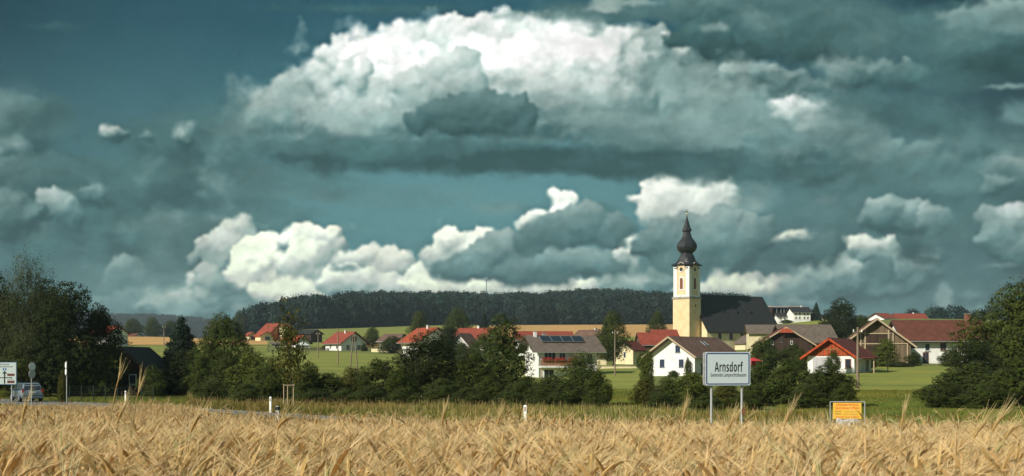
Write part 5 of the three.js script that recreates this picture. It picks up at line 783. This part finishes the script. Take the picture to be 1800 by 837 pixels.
{ // stake frame round the young tree
  const d = 76, t = thing('tree_stakes', 'pale wooden stakes with crossbars round the young tree', 'stakes', spot(506.5, d, 0.15), 0.35), y = (722 - 664) / F * d * 0.92; for (const [x, z] of [[-0.3, 0.2], [0.28, 0.25], [0.02, -0.32]]) mesh('stake', tube([x, -0.2, z], [x, y, z], 0.035, 0.032), M.paleBeam, t); mesh('crossbar', box(0.7, 0.07, 0.03, 0, y - 0.08, 0.27), M.paleBeam, t); mesh('crossbar', tube([-0.3, y - 0.1, 0.2], [0.02, y - 0.1, -0.32], 0.025), M.paleBeam, t);
}

// ------------------------------------------------------------------ trees and bushes, one by one
const T = (k, n, l, px, d, top, hw, o) => plant(k, n, l, /tree|spruce|birch|poplar/.test(n) ? 'tree' : 'bush', px, d, top, hw, o);
// dark group at the western edge
T('birch', 'birch_tree', 'feathery birch tree rising above the dark trees near the car', 48, 114, 458, 62);
T('dark', 'broadleaf_tree', 'big dark tree with round crown left of the wooden hut', 118, 113, 510, 84);
T('dark', 'broadleaf_tree', 'dark tree standing just left of the hut roof', 176, 117, 540, 46);
T('dark', 'broadleaf_tree', 'dark tree behind the direction sign at the edge of the picture', -8, 122, 505, 70);
T('dark', 'broadleaf_tree', 'tree top of dark leaves between the birch and the round crown', 80, 126, 505, 52);
T('bush', 'dark_bush', 'dense bush directly behind the silver car', 40, 112, 612, 62); T('bush', 'dark_bush', 'dense bush behind the oval road signs', 118, 113, 604, 52); T('bush', 'dark_bush', 'bush in front of the wooden hut', 186, 113, 606, 42); T('bush', 'dark_bush', 'low bush at the right corner of the hut', 268, 112, 646, 30); T('bush', 'dark_bush', 'bush behind the direction sign', -40, 112, 610, 60);
T('shrub', 'blossom_bush', 'thin pale shrub beside the oval road signs', 110, 97, 652, 12);
T('spruce', 'spruce_tree', 'dark spruce with pointed top right of the hut', 319, 122, 556, 46); T('dark', 'broadleaf_tree', 'dark spreading tree at the foot of the pointed spruce', 322, 118, 618, 48);
T('broad', 'broadleaf_tree', 'round green tree right of the pointed spruce', 394, 118, 560, 58); T('bush', 'hedge_bush', 'dark bush between spruce and round green tree', 355, 108, 628, 34); T('bush', 'hedge_bush', 'bush below the round green tree', 402, 104, 630, 52); T('shrub', 'hedge_bush', 'lighter bush right of the round green tree', 446, 98, 622, 54); T('bush', 'hedge_bush', 'bush behind the reflector post near the stakes', 484, 94, 634, 44);
T('sapling', 'young_tree', 'slender young tree tied to stakes beside the road', 510, 76, 546, 26);
T('bush', 'hedge_bush', 'small bush right of the staked young tree', 540, 92, 642, 38); T('bush', 'hedge_bush', 'low bush below the thin meadow poles', 578, 93, 658, 40); T('shrub', 'hedge_bush', 'bush under the two legged pole', 620, 96, 648, 42); T('bush', 'hedge_bush', 'leafy bush below the long cream wall', 662, 94, 634, 44);
T('dark', 'hedge_bush', 'largest dark bush of the hedge under the orange red roof', 754, 92, 594, 78); T('bush', 'hedge_bush', 'bush left foot of the largest dark bush', 704, 88, 646, 36); T('bush', 'hedge_bush', 'bush between largest dark bush and pointed poplar', 826, 92, 622, 48); T('bush', 'hedge_bush', 'low dark bush at the foot of the largest bush', 778, 84, 668, 50);
T('poplar', 'poplar_tree', 'tall pointed leafy tree left of the solar panel house', 884, 93, 562, 52); T('bush', 'hedge_bush', 'bush right foot of the pointed leafy tree', 928, 88, 664, 36); T('bush', 'hedge_bush', 'bush left foot of the pointed leafy tree', 856, 86, 664, 36); T('bush', 'hedge_bush', 'bush below the balcony of the solar panel house', 970, 87, 662, 42); T('poplar', 'hedge_bush', 'pointed bush before the right end of the solar panel house', 1022, 87, 624, 42); T('bush', 'hedge_bush', 'last bush before the gap in the hedge', 1048, 84, 656, 30); T('bush', 'hedge_bush', 'low bush under the pointed bush', 1000, 80, 672, 40);
T('shrub', 'hedge_bush', 'thin light shrub left of the white gabled house', 1138, 150, 618, 16); T('shrub', 'hedge_bush', 'light bush right of the gap in the hedge', 1135, 88, 664, 30); T('bush', 'hedge_bush', 'bush below the sunlit white gable', 1176, 86, 664, 40); T('shrub', 'hedge_bush', 'light bush left of the sign post', 1218, 84, 656, 42); T('shrub', 'hedge_bush', 'bush seen between the two sign posts', 1276, 80, 670, 34); T('bush', 'garden_bush', 'rose bush at the corner of the white gabled house', 1210, 204, 630, 8); T('bush', 'garden_bush', 'low garden bush before the sunlit white gable', 1184, 200, 652, 14);
T('bush', 'hedge_bush', 'bush right of the town sign', 1338, 84, 640, 44); T('bush', 'hedge_bush', 'broad dark bush in the middle of the right hedge', 1394, 82, 636, 60); T('bush', 'hedge_bush', 'bush behind the yellow banner', 1454, 80, 645, 56); T('bush', 'hedge_bush', 'low bush where the right hedge ends', 1485, 78, 676, 26); T('bush', 'hedge_bush', 'low dark bush at the foot of the right hedge', 1418, 74, 678, 46); T('bush', 'hedge_bush', 'low bush at the right sign post', 1316, 76, 690, 34);
T('broad', 'broadleaf_tree', 'big green tree at the eastern edge of the picture', 1790, 98, 506, 96); T('broad', 'broadleaf_tree', 'green tree filling the corner behind the big eastern tree', 1830, 104, 520, 80); T('dark', 'broadleaf_tree', 'dark leafy tree left of the big eastern tree', 1716, 92, 602, 56); T('bush', 'eastern_bush', 'broad bush at the foot of the eastern trees', 1704, 82, 640, 72); T('bush', 'eastern_bush', 'bush at the bottom corner below the big eastern tree', 1786, 80, 634, 60); T('bush', 'eastern_bush', 'small bush reaching out into the meadow', 1656, 76, 672, 46); T('bush', 'eastern_bush', 'low dark bush beneath the eastern trees', 1735, 74, 672, 52);
// undergrowth at the foot of the hedge
for (const [px, d, top, hw, where] of [[372, 92, 672, 36, 'below the pointed spruce'], [432, 86, 676, 40, 'before the lighter bush left of the stakes'], [556, 84, 684, 38, 'just right of the tree stakes'], [604, 85, 684, 38, 'below the two legged pole'], [650, 84, 680, 38, 'below the long cream wall'], [706, 80, 684, 36, 'at the left foot of the largest dark bush'], [826, 80, 682, 40, 'between the largest bush and the pointed leafy tree'], [892, 79, 688, 38, 'at the foot of the pointed leafy tree'], [952, 78, 688, 36, 'right of the lone reflector post'], [1046, 76, 690, 34, 'at the end of the hedge before the gap'], [1162, 78, 692, 36, 'right of the gap below the white gable'], [1244, 76, 694, 34, 'behind the left post of the town sign']]) T('bush', 'undergrowth_bush', 'low dark undergrowth ' + where, px, d, top, hw);
// trees of the village
T('broad', 'village_tree', 'loose tree behind the wooden utility pole', 1078, 266, 552, 33); T('broad', 'village_tree', 'round tree left of the church tower', 1156, 430, 550, 21); T('broad', 'village_tree', 'dark round tree behind the steep orange red roof', 736, 455, 552, 24); T('broad', 'village_tree', 'tree with two tops between the red roofs', 806, 450, 544, 30); T('spruce', 'spruce_tree', 'small spruce behind the white chimney roof', 851, 455, 552, 16); T('broad', 'village_tree', 'round tree right of the tall red roofed white house', 655, 425, 577, 18); T('bush', 'village_bush', 'grey green shrubs before the dull brown roof', 690, 380, 592, 26);
T('bush', 'village_bush', 'garden shrubs around the half hidden white gable', 848, 290, 590, 26); T('bush', 'village_bush', 'rounded hedge below the half hidden white gable', 812, 270, 604, 24); T('dark', 'village_bush', 'dark shrub right of the steep orange roof', 790, 300, 576, 32);
T('bush', 'village_bush', 'wide bush between town sign and brown barn', 1346, 205, 596, 36); T('bush', 'village_bush', 'bush before the brown barn', 1392, 208, 606, 26); T('bush', 'village_bush', 'dark bush left of the garage', 1408, 180, 616, 16); T('dark', 'village_tree', 'tall dark tree behind the grey shingle roof', 1478, 312, 532, 40); T('dark', 'village_tree', 'dark tree left of the timber barn roof', 1462, 300, 566, 34); T('broad', 'village_tree', 'tree on the skyline behind the timber barn', 1512, 380, 556, 26); T('broad', 'village_tree', 'little tree in front of the garage gable', 1466, 158, 618, 17); T('shrub', 'village_bush', 'round olive bush before the timber barn', 1557, 192, 597, 30); T('broad', 'village_tree', 'little tree right of the tall wooden pole', 1531, 176, 626, 14); T('bush', 'village_bush', 'dark bush between barn and white farmhouse wall', 1607, 196, 620, 16); T('bush', 'village_bush', 'bush in the garden before the farmhouse wall', 1672, 190, 612, 24); T('bush', 'village_bush', 'low garden hedge before the timber barn', 1580, 188, 636, 26);
T('spruce', 'spruce_tree', 'thin conifer beside the white hill farm', 1435, 600, 531, 9); T('broad', 'village_tree', 'dark tree right of the hill farm conifer', 1430, 612, 545, 13); T('bush', 'village_bush', 'bushes below the white hill farm', 1382, 585, 562, 14);
T('broad', 'far_tree', 'far round tree left above the golden field', 232, 740, 562, 22); T('broad', 'far_tree', 'far tree top near the lone pole', 268, 760, 560, 20); T('broad', 'far_tree', 'far small tree behind the pointed spruce', 300, 770, 566, 18); T('broad', 'far_tree', 'far tree at the foot of the forest ridge', 420, 900, 548, 14); T('spruce', 'far_spruce', 'dark far spruce left of the forest ridge', 428, 920, 540, 8); T('broad', 'far_tree', 'low far tree left of the dark far spruce', 400, 900, 560, 18);
T('bush', 'village_bush', 'bush beside the tall red roofed white house', 640, 405, 604, 8); T('bush', 'village_bush', 'small bush behind the board fence', 572, 425, 606, 9); T('bush', 'village_bush', 'dark shrub by the carport', 424, 590, 588, 12); T('bush', 'village_bush', 'shrub before the cream house and the lane', 1128, 255, 622, 12);

// ------------------------------------------------------------------ woods too far off to count
function wood(name, label, n, place, tint, hMin, hMax, seed) {
  const r = rng(seed), geos = [1, 2, 3].map((k) => mergeGeometries([crownGeometry(50 + k, { leaves: 1500, size: 0.042, tint, lobes: 10, low: 0.12, cluster: 8, vary: 0.5, warm: 0.25 })])), con = spruceGeometry(60, 1100, tint.map((c) => c * 0.8));
  const root = new THREE.Group(); root.name = numbered(name); root.userData = { kind: 'stuff', label, category: 'forest' }; scene.add(root);
  const spots = [...Array(n)].map(() => place(r)).filter(Boolean), m = new THREE.Matrix4(), q = new THREE.Quaternion(), up = new THREE.Vector3(0, 1, 0), col = new THREE.Color();
  [...geos, con].forEach((g, k) => {
    const mine = spots.filter((_, i) => (i % 9 === 0 ? 3 : i % 3) === k), im = shade(new THREE.InstancedMesh(g, solidLeafMat, mine.length)); im.name = k === 3 ? 'conifers' : 'tree_crowns';
    mine.forEach(([x, d], i) => { const h = (hMin + (hMax - hMin) * (0.55 * r() + 0.45 * clamp(fbm(x * 0.012 + 50, d * 0.012, 3) * 2.4 - 0.7))), w = h * (k === 3 ? 0.5 : 0.6 + 0.25 * r()); q.setFromAxisAngle(up, r() * 6.28); m.compose(new THREE.Vector3(x, ground(x, d) - 1, -d), q, new THREE.Vector3(w, k === 3 ? h * 1.08 : h, w)); im.setMatrixAt(i, m); const t = (0.45 + 0.85 * r()) * (0.6 + 0.9 * fbm(x * 0.02 + 9, d * 0.02, 2)); col.setRGB(t * (0.85 + 0.5 * r()), t, t * (0.8 + 0.3 * r())); im.setColorAt(i, col); });
    root.add(im);
  });
}
const WOOD = [0.016, 0.036, 0.03];
wood('forest', 'dark broadleaf forest covering the long ridge', 4600, (r) => { const p = 440 + r() * 880, near = pick([[440, 900], [560, 915], [780, 992], [1330, 1020]], p), d = near + Math.pow(r(), 1.5) * 520; const edge = sstep(436, 520, p); return r() < 0.25 + edge ? [X(p, d), d] : null; }, WOOD, 14, 27, 5);
wood('distant_forest', 'bluish wooded hills on the western horizon', 2600, (r) => { const p = -180 + r() * 700, d = 2750 + r() * 560; return [X(p, d), d]; }, WOOD, 18, 26, 6);
wood('distant_forest', 'dark wood on the skyline right of the farmhouse roof', 260, (r) => { const p = 1600 + r() * 330, d = 850 + r() * 160; return r() < sstep(1590, 1680, p) ? [X(p, d), d] : null; }, WOOD, 20, 30, 7);

// ------------------------------------------------------------------ barley
function blade(P, C, I, pts, w, c, side = [1, 0, 0]) {            // ribbon along pts with half widths w
  const k = P.length / 3; pts.forEach((p, i) => { P.push(p[0] - side[0] * w[i], p[1] - side[1] * w[i], p[2] - side[2] * w[i], p[0] + side[0] * w[i], p[1] + side[1] * w[i], p[2] + side[2] * w[i]); const t = Array.isArray(c[0]) ? c[i] : c; C.push(...t, ...t); });
  for (let i = 0; i < pts.length - 1; i++) { const a = k + i * 2; I.push(a, a + 1, a + 2, a + 1, a + 3, a + 2); }
}
function stalkGeometry(seed, fine, into, at = [0, 0], tall = 1, bare = false) {
  const r = rng(seed * 13 + 1), P = into?.P ?? [], C = into?.C ?? [], I = into?.I ?? [], h = (0.74 + 0.16 * r()) * tall, a0 = r() * 6.283, lean = 0.03 + 0.08 * r(), droop = 0.5 + 2.5 * r(), bright = 0.72 + 0.5 * r();
  const straw = [0.73 * bright, 0.58 * bright, 0.34 * bright], gold = [0.54 * bright, 0.355 * bright, 0.14 * bright], awnC = [0.71 * bright, 0.54 * bright, 0.29 * bright], ca = Math.cos(a0), sa = Math.sin(a0), nS = fine ? 6 : 3;
  const pts = []; let x = 0, y = 0, ang = lean; const put = (s) => [at[0] + ca * x, y, at[1] + sa * x];
  for (let i = 0; i <= nS; i++) { pts.push(put()); const st = h / nS; x += Math.sin(ang * (0.3 + 0.7 * i / nS)) * st; y += Math.cos(ang * (0.3 + 0.7 * i / nS)) * st; }
  const neck = []; let an = lean, kx = x, ky = y; x = pts.length ? x : x; // bend over into the ear
  x = kx; y = ky; const side = [-sa, 0, ca];
  // back up one step: the last step above moved past the top
  const nN = fine ? 4 : 2, ear = (0.115 + 0.045 * r()) * (fine ? 1 : 1.1), nE = fine ? 6 : 3; const curve = [pts[pts.length - 1]]; x = (pts[pts.length - 1][0] - at[0]) * ca + (pts[pts.length - 1][2] - at[1]) * sa; y = pts[pts.length - 1][1];
  for (let i = 1; i <= nN; i++) { an += droop * 0.55 / nN; x += Math.sin(an) * 0.1 / nN; y += Math.cos(an) * 0.1 / nN; curve.push(put()); }
  const w = fine ? 0.0022 : 0.004; blade(P, C, I, [...pts, ...curve.slice(1)], pts.concat(curve.slice(1)).map(() => w), straw, side); if (fine) blade(P, C, I, [...pts, ...curve.slice(1)], pts.concat(curve.slice(1)).map(() => w), straw, [ca * 0.6, 0, sa * 0.6]);
  const ep = [put()], angs = [an]; for (let i = 1; i <= nE; i++) { an += droop * 0.55 / nE; x += Math.sin(an) * ear / nE; y += Math.cos(an) * ear / nE; ep.push(put()); angs.push(an); }
  const ew = ep.map((_, i) => (bare ? 0.004 : 1) * (0.0088 * Math.sin(Math.PI * clamp(0.14 + 0.8 * i / nE)) + (fine && i % 2 ? 0.0016 : 0)) * (fine ? 1 : 1.25)); blade(P, C, I, ep, ew, gold, side);
  for (let q = 0; q < 2; q++) { const off = ep.map((p, i) => { const u = Math.cos(angs[i]), v = -Math.sin(angs[i]); return [p[0] + ca * u * ew[i] * (q ? 0.7 : -0.7), p[1] + v * ew[i] * (q ? 0.7 : -0.7), p[2] + sa * u * ew[i] * (q ? 0.7 : -0.7)]; }); blade(P, C, I, off, ew.map((e) => e * 0.7), gold.map((c) => c * (q ? 1.12 : 0.88)), side); }
  const nA = bare ? 0 : fine ? 15 : 6; for (let k = 0; k < nA; k++) { const i = 1 + Math.floor(k / nA * nE), p = ep[Math.min(i, nE)], g = angs[Math.min(i, nE)] + (r() - 0.5) * 0.5, out = (r() - 0.5) * 0.5, l = 0.09 + 0.06 * r(), e = [p[0] + ca * Math.sin(g) * l + side[0] * out * l, p[1] + Math.cos(g) * l + 0.008 * (r() - 0.5), p[2] + sa * Math.sin(g) * l + side[2] * out * l]; blade(P, C, I, [p, e], [fine ? 0.0011 : 0.0028, 0.0004], awnC, r() < 0.5 ? side : [0, 1, 0]); }
  const nL = fine ? 2 : 1; for (let k = 0; k < nL; k++) { const b = pts[Math.floor(nS * (0.35 + 0.35 * k + 0.15 * r()))], a = r() * 6.283, l = 0.14 + 0.12 * r(), lp = []; for (let i = 0; i <= 3; i++) { const t = i / 3; lp.push([b[0] + Math.cos(a) * l * t, b[1] + l * (0.5 * t - 0.85 * t * t), b[2] + Math.sin(a) * l * t]); } blade(P, C, I, lp, [0.003, 0.0042, 0.003, 0.0005], straw.map((c, i) => c * [1.1, 1.15, 1.2][i]), [-Math.sin(a), 0.2, Math.cos(a)]); }
  if (into) return null;
  return ribbonGeometry(P, C, I);
}
function ribbonGeometry(P, C, I) { const g = new THREE.BufferGeometry(); g.setAttribute('position', new THREE.Float32BufferAttribute(P, 3)); g.setAttribute('color', new THREE.Float32BufferAttribute(C, 3)); g.setIndex(I); g.computeVertexNormals(); return g; }
const barleyMat = new THREE.MeshPhysicalMaterial({ vertexColors: true, roughness: 0.7, transmission: 0.22, thickness: 0, ior: 1.3, side: THREE.DoubleSide });
const EDGE = [[-700, 62], [-100, 52], [0, 51], [150, 53.5], [250, 54], [330, 50], [385, 38], [475, 32.5], [560, 32], [640, 34], [760, 31], [900, 28.5], [1250, 27], [1400, 25.5], [1800, 25.5], [2600, 22]];   // far edge of the barley by bearing
{
  const near = [...Array(13)].map((_, k) => stalkGeometry(k + 1, true, null, [0, 0], k > 9 ? 1.04 : 1, k > 9)), far = [...Array(8)].map((_, k) => { const o = { P: [], C: [], I: [] }, r = rng(k + 300); for (let i = 0; i < 9; i++) stalkGeometry(100 + k * 9 + i, false, o, [(r() - 0.5) * 0.3, (r() - 0.5) * 0.3]); return ribbonGeometry(o.P, o.C, o.I); });
  const root = new THREE.Group(); root.name = 'barley_field'; root.userData = { kind: 'stuff', label: 'ripe golden barley with drooping bearded ears filling the foreground', category: 'barley' }; scene.add(root);
  const r = rng(2024), A = near.map(() => []), B = far.map(() => []), lists = (L, x, d, s) => L[Math.floor(r() * L.length)].push([x, d, s]);
  const rise = (x, d) => 0.86 + 0.18 * fbm(x * 0.35 + 40, d * 0.2, 3) + 0.2 * (r() - 0.55);
  for (let k = 0; k < 33000; k++) { const d = Math.sqrt(lerp(2.2 * 2.2, 15 * 15, r())), x = (r() * 2 - 1) * (d * 0.5 + 1.8); lists(A, x, d, rise(x, d)); }
  for (let k = 0; k < 50000; k++) { const d = Math.sqrt(lerp(14.4 * 14.4, 56 * 56, r())), x = (r() * 2 - 1) * (d * 0.5 + 2.5); if (d < pick(EDGE, 900 + F * x / d) - 0.4 * r()) lists(B, x, d, rise(x, d) * (r() < 0.05 ? 1.14 : 0.98 - 0.04 * sstep(18, 26, d))); }
  const m = new THREE.Matrix4(), q = new THREE.Quaternion(), e = new THREE.Euler(), col = new THREE.Color();
  [[near, A, 'stalks'], [far, B, 'stalk_clumps']].forEach(([g, L, n]) => g.forEach((geo, k) => {
    const im = shade(new THREE.InstancedMesh(geo, barleyMat, L[k].length)); im.name = n; root.add(im);
    L[k].forEach(([x, d, s], i) => { e.set((r() - 0.5) * 0.13, (r() - 0.5) * 4.4 - 0.3, (r() - 0.5) * 0.13); q.setFromEuler(e); m.compose(new THREE.Vector3(x, ground(x, d), -d), q, new THREE.Vector3(1, s, 1)); im.setMatrixAt(i, m); const t = 0.82 + 0.36 * r(), gr = r() < 0.04 ? 0.8 : 1; col.setRGB(t * gr, t, t * (0.9 + 0.2 * r())); im.setColorAt(i, col); });
  }));
}
field('barley_soil', -900, 2700, [[-900, 2], [2700, 2]], EDGE.map(([p, d]) => [p, d - 0.3]), soilMat, 0.012, 'dry soil under the barley', 60, 14);
// tall stalks that stand out above the field, one by one
{
  // bearing of the foot, metres ahead, bearing and row of the tip, how far the ear nods
  const TALL = [[150, 4.2, 214, 646, 0.12, 'long thin stalk before the dark trees, left of the wire fence'], [196, 4.4, 250, 664, 0.12, 'long thin stalk crossing the wire fence'], [172, 4.6, 218, 712, 0.3, 'thick yellow ear below the oval road signs'], [300, 4.4, 352, 728, 0.5, 'nodding ear below the pointed spruce'], [30, 5, 46, 706, 0.2, 'upright stalk before the direction sign'],
    [455, 4.0, 520, 730, 1.3, 'large nodding ear below the reflector post by the stakes'], [770, 6.5, 782, 720, 0.1, 'pale upright straw left of the lone reflector post'], [872, 7, 880, 724, 0.1, 'pale upright straw close to the lone reflector post'],
    [1200, 6, 1206, 716, 0.15, 'upright ear left of the town sign posts'], [1256, 5, 1292, 732, 0.4, 'ear leaning between the town sign posts'], [1352, 5, 1392, 720, 0.3, 'slanting ear left of the yellow banner'], [1588, 5.6, 1592, 722, 0.15, 'bearded upright ear right of the yellow banner'],
    [1660, 3.8, 1740, 738, 0.7, 'large ear bending out below the eastern bushes'], [1690, 4.0, 1770, 726, 0.6, 'tallest bent ear in the eastern corner'], [1716, 4.2, 1796, 746, 0.9, 'bent ear at the eastern edge of the picture']];
  TALL.forEach(([px, dn, tipPx, tipRow, nod, label], k) => {
    const d = dn * 1.75, t = thing('barley_stalk', label, 'barley', spot(px, d), 0, 'tall barley stalks above the field'), P = [], C = [], I = [], h = Y(tipRow, d) - t.position.y, dx = X(tipPx, d) - X(px, d), r = rng(k + 70), pts = [], L = 0.13, s = Math.sign(dx) || 1;
    const a0 = Math.atan2(Math.abs(dx), h) + 0.12, hs = h - L * Math.cos(a0 + nod * 0.5), xs = Math.abs(dx) - L * Math.sin(a0 + nod * 0.5); for (let i = 0; i <= 8; i++) { const u = i / 8; pts.push([s * xs * (0.45 * u + 0.55 * u * u), hs * u, 0.02 * Math.sin(u * 5)]); }
    const straw = [0.5, 0.39, 0.19]; blade(P, C, I, pts, pts.map(() => 0.0034), straw, [1, 0, 0]); blade(P, C, I, pts, pts.map(() => 0.0034), straw, [0, 0, 1]); mesh('stem', ribbonGeometry(P, C, I), barleyMat, t);
    const ep = [[...pts[8]]], an = []; let g = a0; for (let i = 1; i <= 7; i++) { g += nod / 7; an.push(g); const q = ep[i - 1]; ep.push([q[0] + s * Math.sin(g) * L / 7, q[1] + Math.cos(g) * L / 7, q[2]]); } an.push(g);
    const E = { P: [], C: [], I: [] }, gold = [0.48, 0.32, 0.12], w = ep.map((_, i) => (k < 2 ? 0.3 : 1) * 0.0105 * Math.sin(Math.PI * clamp(0.14 + 0.8 * i / 7)) + (i % 2 ? 0.002 : 0)), n = [Math.cos(a0), -s * Math.sin(a0), 0]; blade(E.P, E.C, E.I, ep, w, gold, n); blade(E.P, E.C, E.I, ep, w, gold.map((c) => c * 1.12), [0, 0, 1]); blade(E.P, E.C, E.I, ep, w, gold.map((c) => c * 0.9), n.map((c, i) => (c + [0, 0, 1][i]) * 0.7)); const ear = mesh('ear', ribbonGeometry(E.P, E.C, E.I), barleyMat, t);
    const S = { P: [], C: [], I: [] }; for (let j = 0; j < (k < 2 ? 12 : 28); j++) { const i = 1 + Math.floor(j / 34 * 7), p = ep[i], q = an[i - 1] + (r() - 0.5) * 0.5, l = 0.1 + 0.08 * r(), z = (r() - 0.5) * 0.4 * l; blade(S.P, S.C, S.I, [p, [p[0] + s * Math.sin(q) * l, p[1] + Math.cos(q) * l, p[2] + z]], [0.0015, 0.0005], [0.58, 0.45, 0.22], [0.7, 0.3, 0.5]); } mesh('beard', ribbonGeometry(S.P, S.C, S.I), barleyMat, ear);
    const Lf = { P: [], C: [], I: [] }, b = pts[5]; blade(Lf.P, Lf.C, Lf.I, [0, 0.33, 0.66, 1].map((u) => [b[0] + s * 0.18 * u, b[1] + 0.18 * (0.7 * u - 0.9 * u * u), 0.05 * u]), [0.005, 0.008, 0.005, 0.0006], [0.5, 0.41, 0.22], [0, 0.3, 0.9]); mesh('leaf', ribbonGeometry(Lf.P, Lf.C, Lf.I), barleyMat, t);
  });
}
// ------------------------------------------------------------------ grass along the road and at the foot of the hedges
{
  const tuft = (seed, tall, cols, heads = 0.07) => { const r = rng(seed), P = [], C = [], I = []; for (let k = 0; k < 26; k++) { const a = r() * 6.283, b = r() * 0.22, h = tall * (0.5 + 0.6 * r()), l = (0.15 + 0.5 * r()) * h, c = cols[Math.floor(r() * cols.length)], t = 0.75 + 0.5 * r(), x = Math.cos(a * 3.1) * b, z = Math.sin(a * 3.1) * b; blade(P, C, I, [0, 0.4, 0.75, 1].map((u) => [x + Math.cos(a) * l * u * u, h * (u - 0.18 * u * u), z + Math.sin(a) * l * u * u]), [0.007, 0.006, 0.005, 0.001], c.map((v) => v * t), [-Math.sin(a), 0, Math.cos(a)]); if (r() < heads) { const hh = tall * (1.0 + 0.4 * r()); blade(P, C, I, [[x, 0, z], [x + 0.03, hh * 0.8, z], [x + 0.06, hh, z + 0.02]], [0.003, 0.003, 0.006], [0.3 * t, 0.25 * t, 0.11 * t]); } } return ribbonGeometry(P, C, I); };
  const G = [[0.12, 0.14, 0.025], [0.16, 0.17, 0.03], [0.25, 0.23, 0.07]], kinds = [1, 2, 3, 4].map((k) => tuft(k + 20, 0.27 + 0.08 * k, G)), low = [5, 6].map((k) => tuft(k + 20, 0.24, [[0.14, 0.18, 0.035], [0.19, 0.215, 0.045]], 0)), all = [...kinds, ...low];
  const root = new THREE.Group(); root.name = 'grass'; root.userData = { kind: 'stuff', label: 'long dry roadside grass with seed heads before the hedges', category: 'grass' }; scene.add(root);
  const r = rng(88), L = all.map(() => []), N = 400, pts = roadCurve.getSpacedPoints(N), tg = pts.map((_, i) => roadCurve.getTangentAt(i / N));
  for (let k = 0; k < 60000; k++) { const i = Math.floor((0.12 + 0.72 * r()) * N), p = pts[i], t = tg[i], s = new THREE.Vector3(t.z, 0, -t.x).normalize(); if (s.z < 0) s.negate(); const off = r() < 0.72 ? -0.35 - 16 * Math.pow(r(), 1.15) : 6.9 + 9 * r(), x = p.x + s.x * off + (r() - 0.5), d = -(p.z + s.z * off) + (r() - 0.5), b = 900 + F * x / d; if (d < 20 || (off > 0 && d < pick(EDGE, b) + 0.1)) continue; if (b < 360 && off > 0 && r() < 0.8) continue; const calm = b < 330 || b > 1500 ? 4 : 0; L[calm ? 4 + Math.floor(r() * 2) : Math.floor(r() * 4)].push([x, d, 0.7 + 0.6 * r()]); }
  for (let k = 0; k < 42000; k++) { const b = 1370 + r() * 520, d = 42 + r() * 70, x = X(b, d); L[4 + Math.floor(r() * 2)].push([x, d, 0.6 + 0.6 * r()]); }
  for (let k = 0; k < 9000; k++) { const b = 1070 + r() * 80, d = 70 + r() * 70, x = X(b, d); L[4 + Math.floor(r() * 2)].push([x, d, 0.6 + 0.6 * r()]); }
  const m = new THREE.Matrix4(), q = new THREE.Quaternion(), up = new THREE.Vector3(0, 1, 0), col = new THREE.Color();
  all.forEach((g, k) => { const im = shade(new THREE.InstancedMesh(g, solidLeafMat, L[k].length)); im.name = 'grass_tufts'; root.add(im); L[k].forEach(([x, d, s], i) => { q.setFromAxisAngle(up, r() * 6.28); m.compose(new THREE.Vector3(x, ground(x, d) - 0.02, -d), q, new THREE.Vector3(s, s, s)); im.setMatrixAt(i, m); const t = (0.72 + 0.5 * r()) * (0.7 + 0.6 * fbm(x * 0.12 + 30, d * 0.12, 3)); col.setRGB(t * (0.85 + 0.5 * fbm(x * 0.2 + 90, d * 0.2, 2)), t, t); im.setColorAt(i, col); }); });
}

// ------------------------------------------------------------------ air
scene.fog = new THREE.FogExp2(rgb(0.7, 0.87, 1.0), 0.00009);
renderer.render(scene, camera);
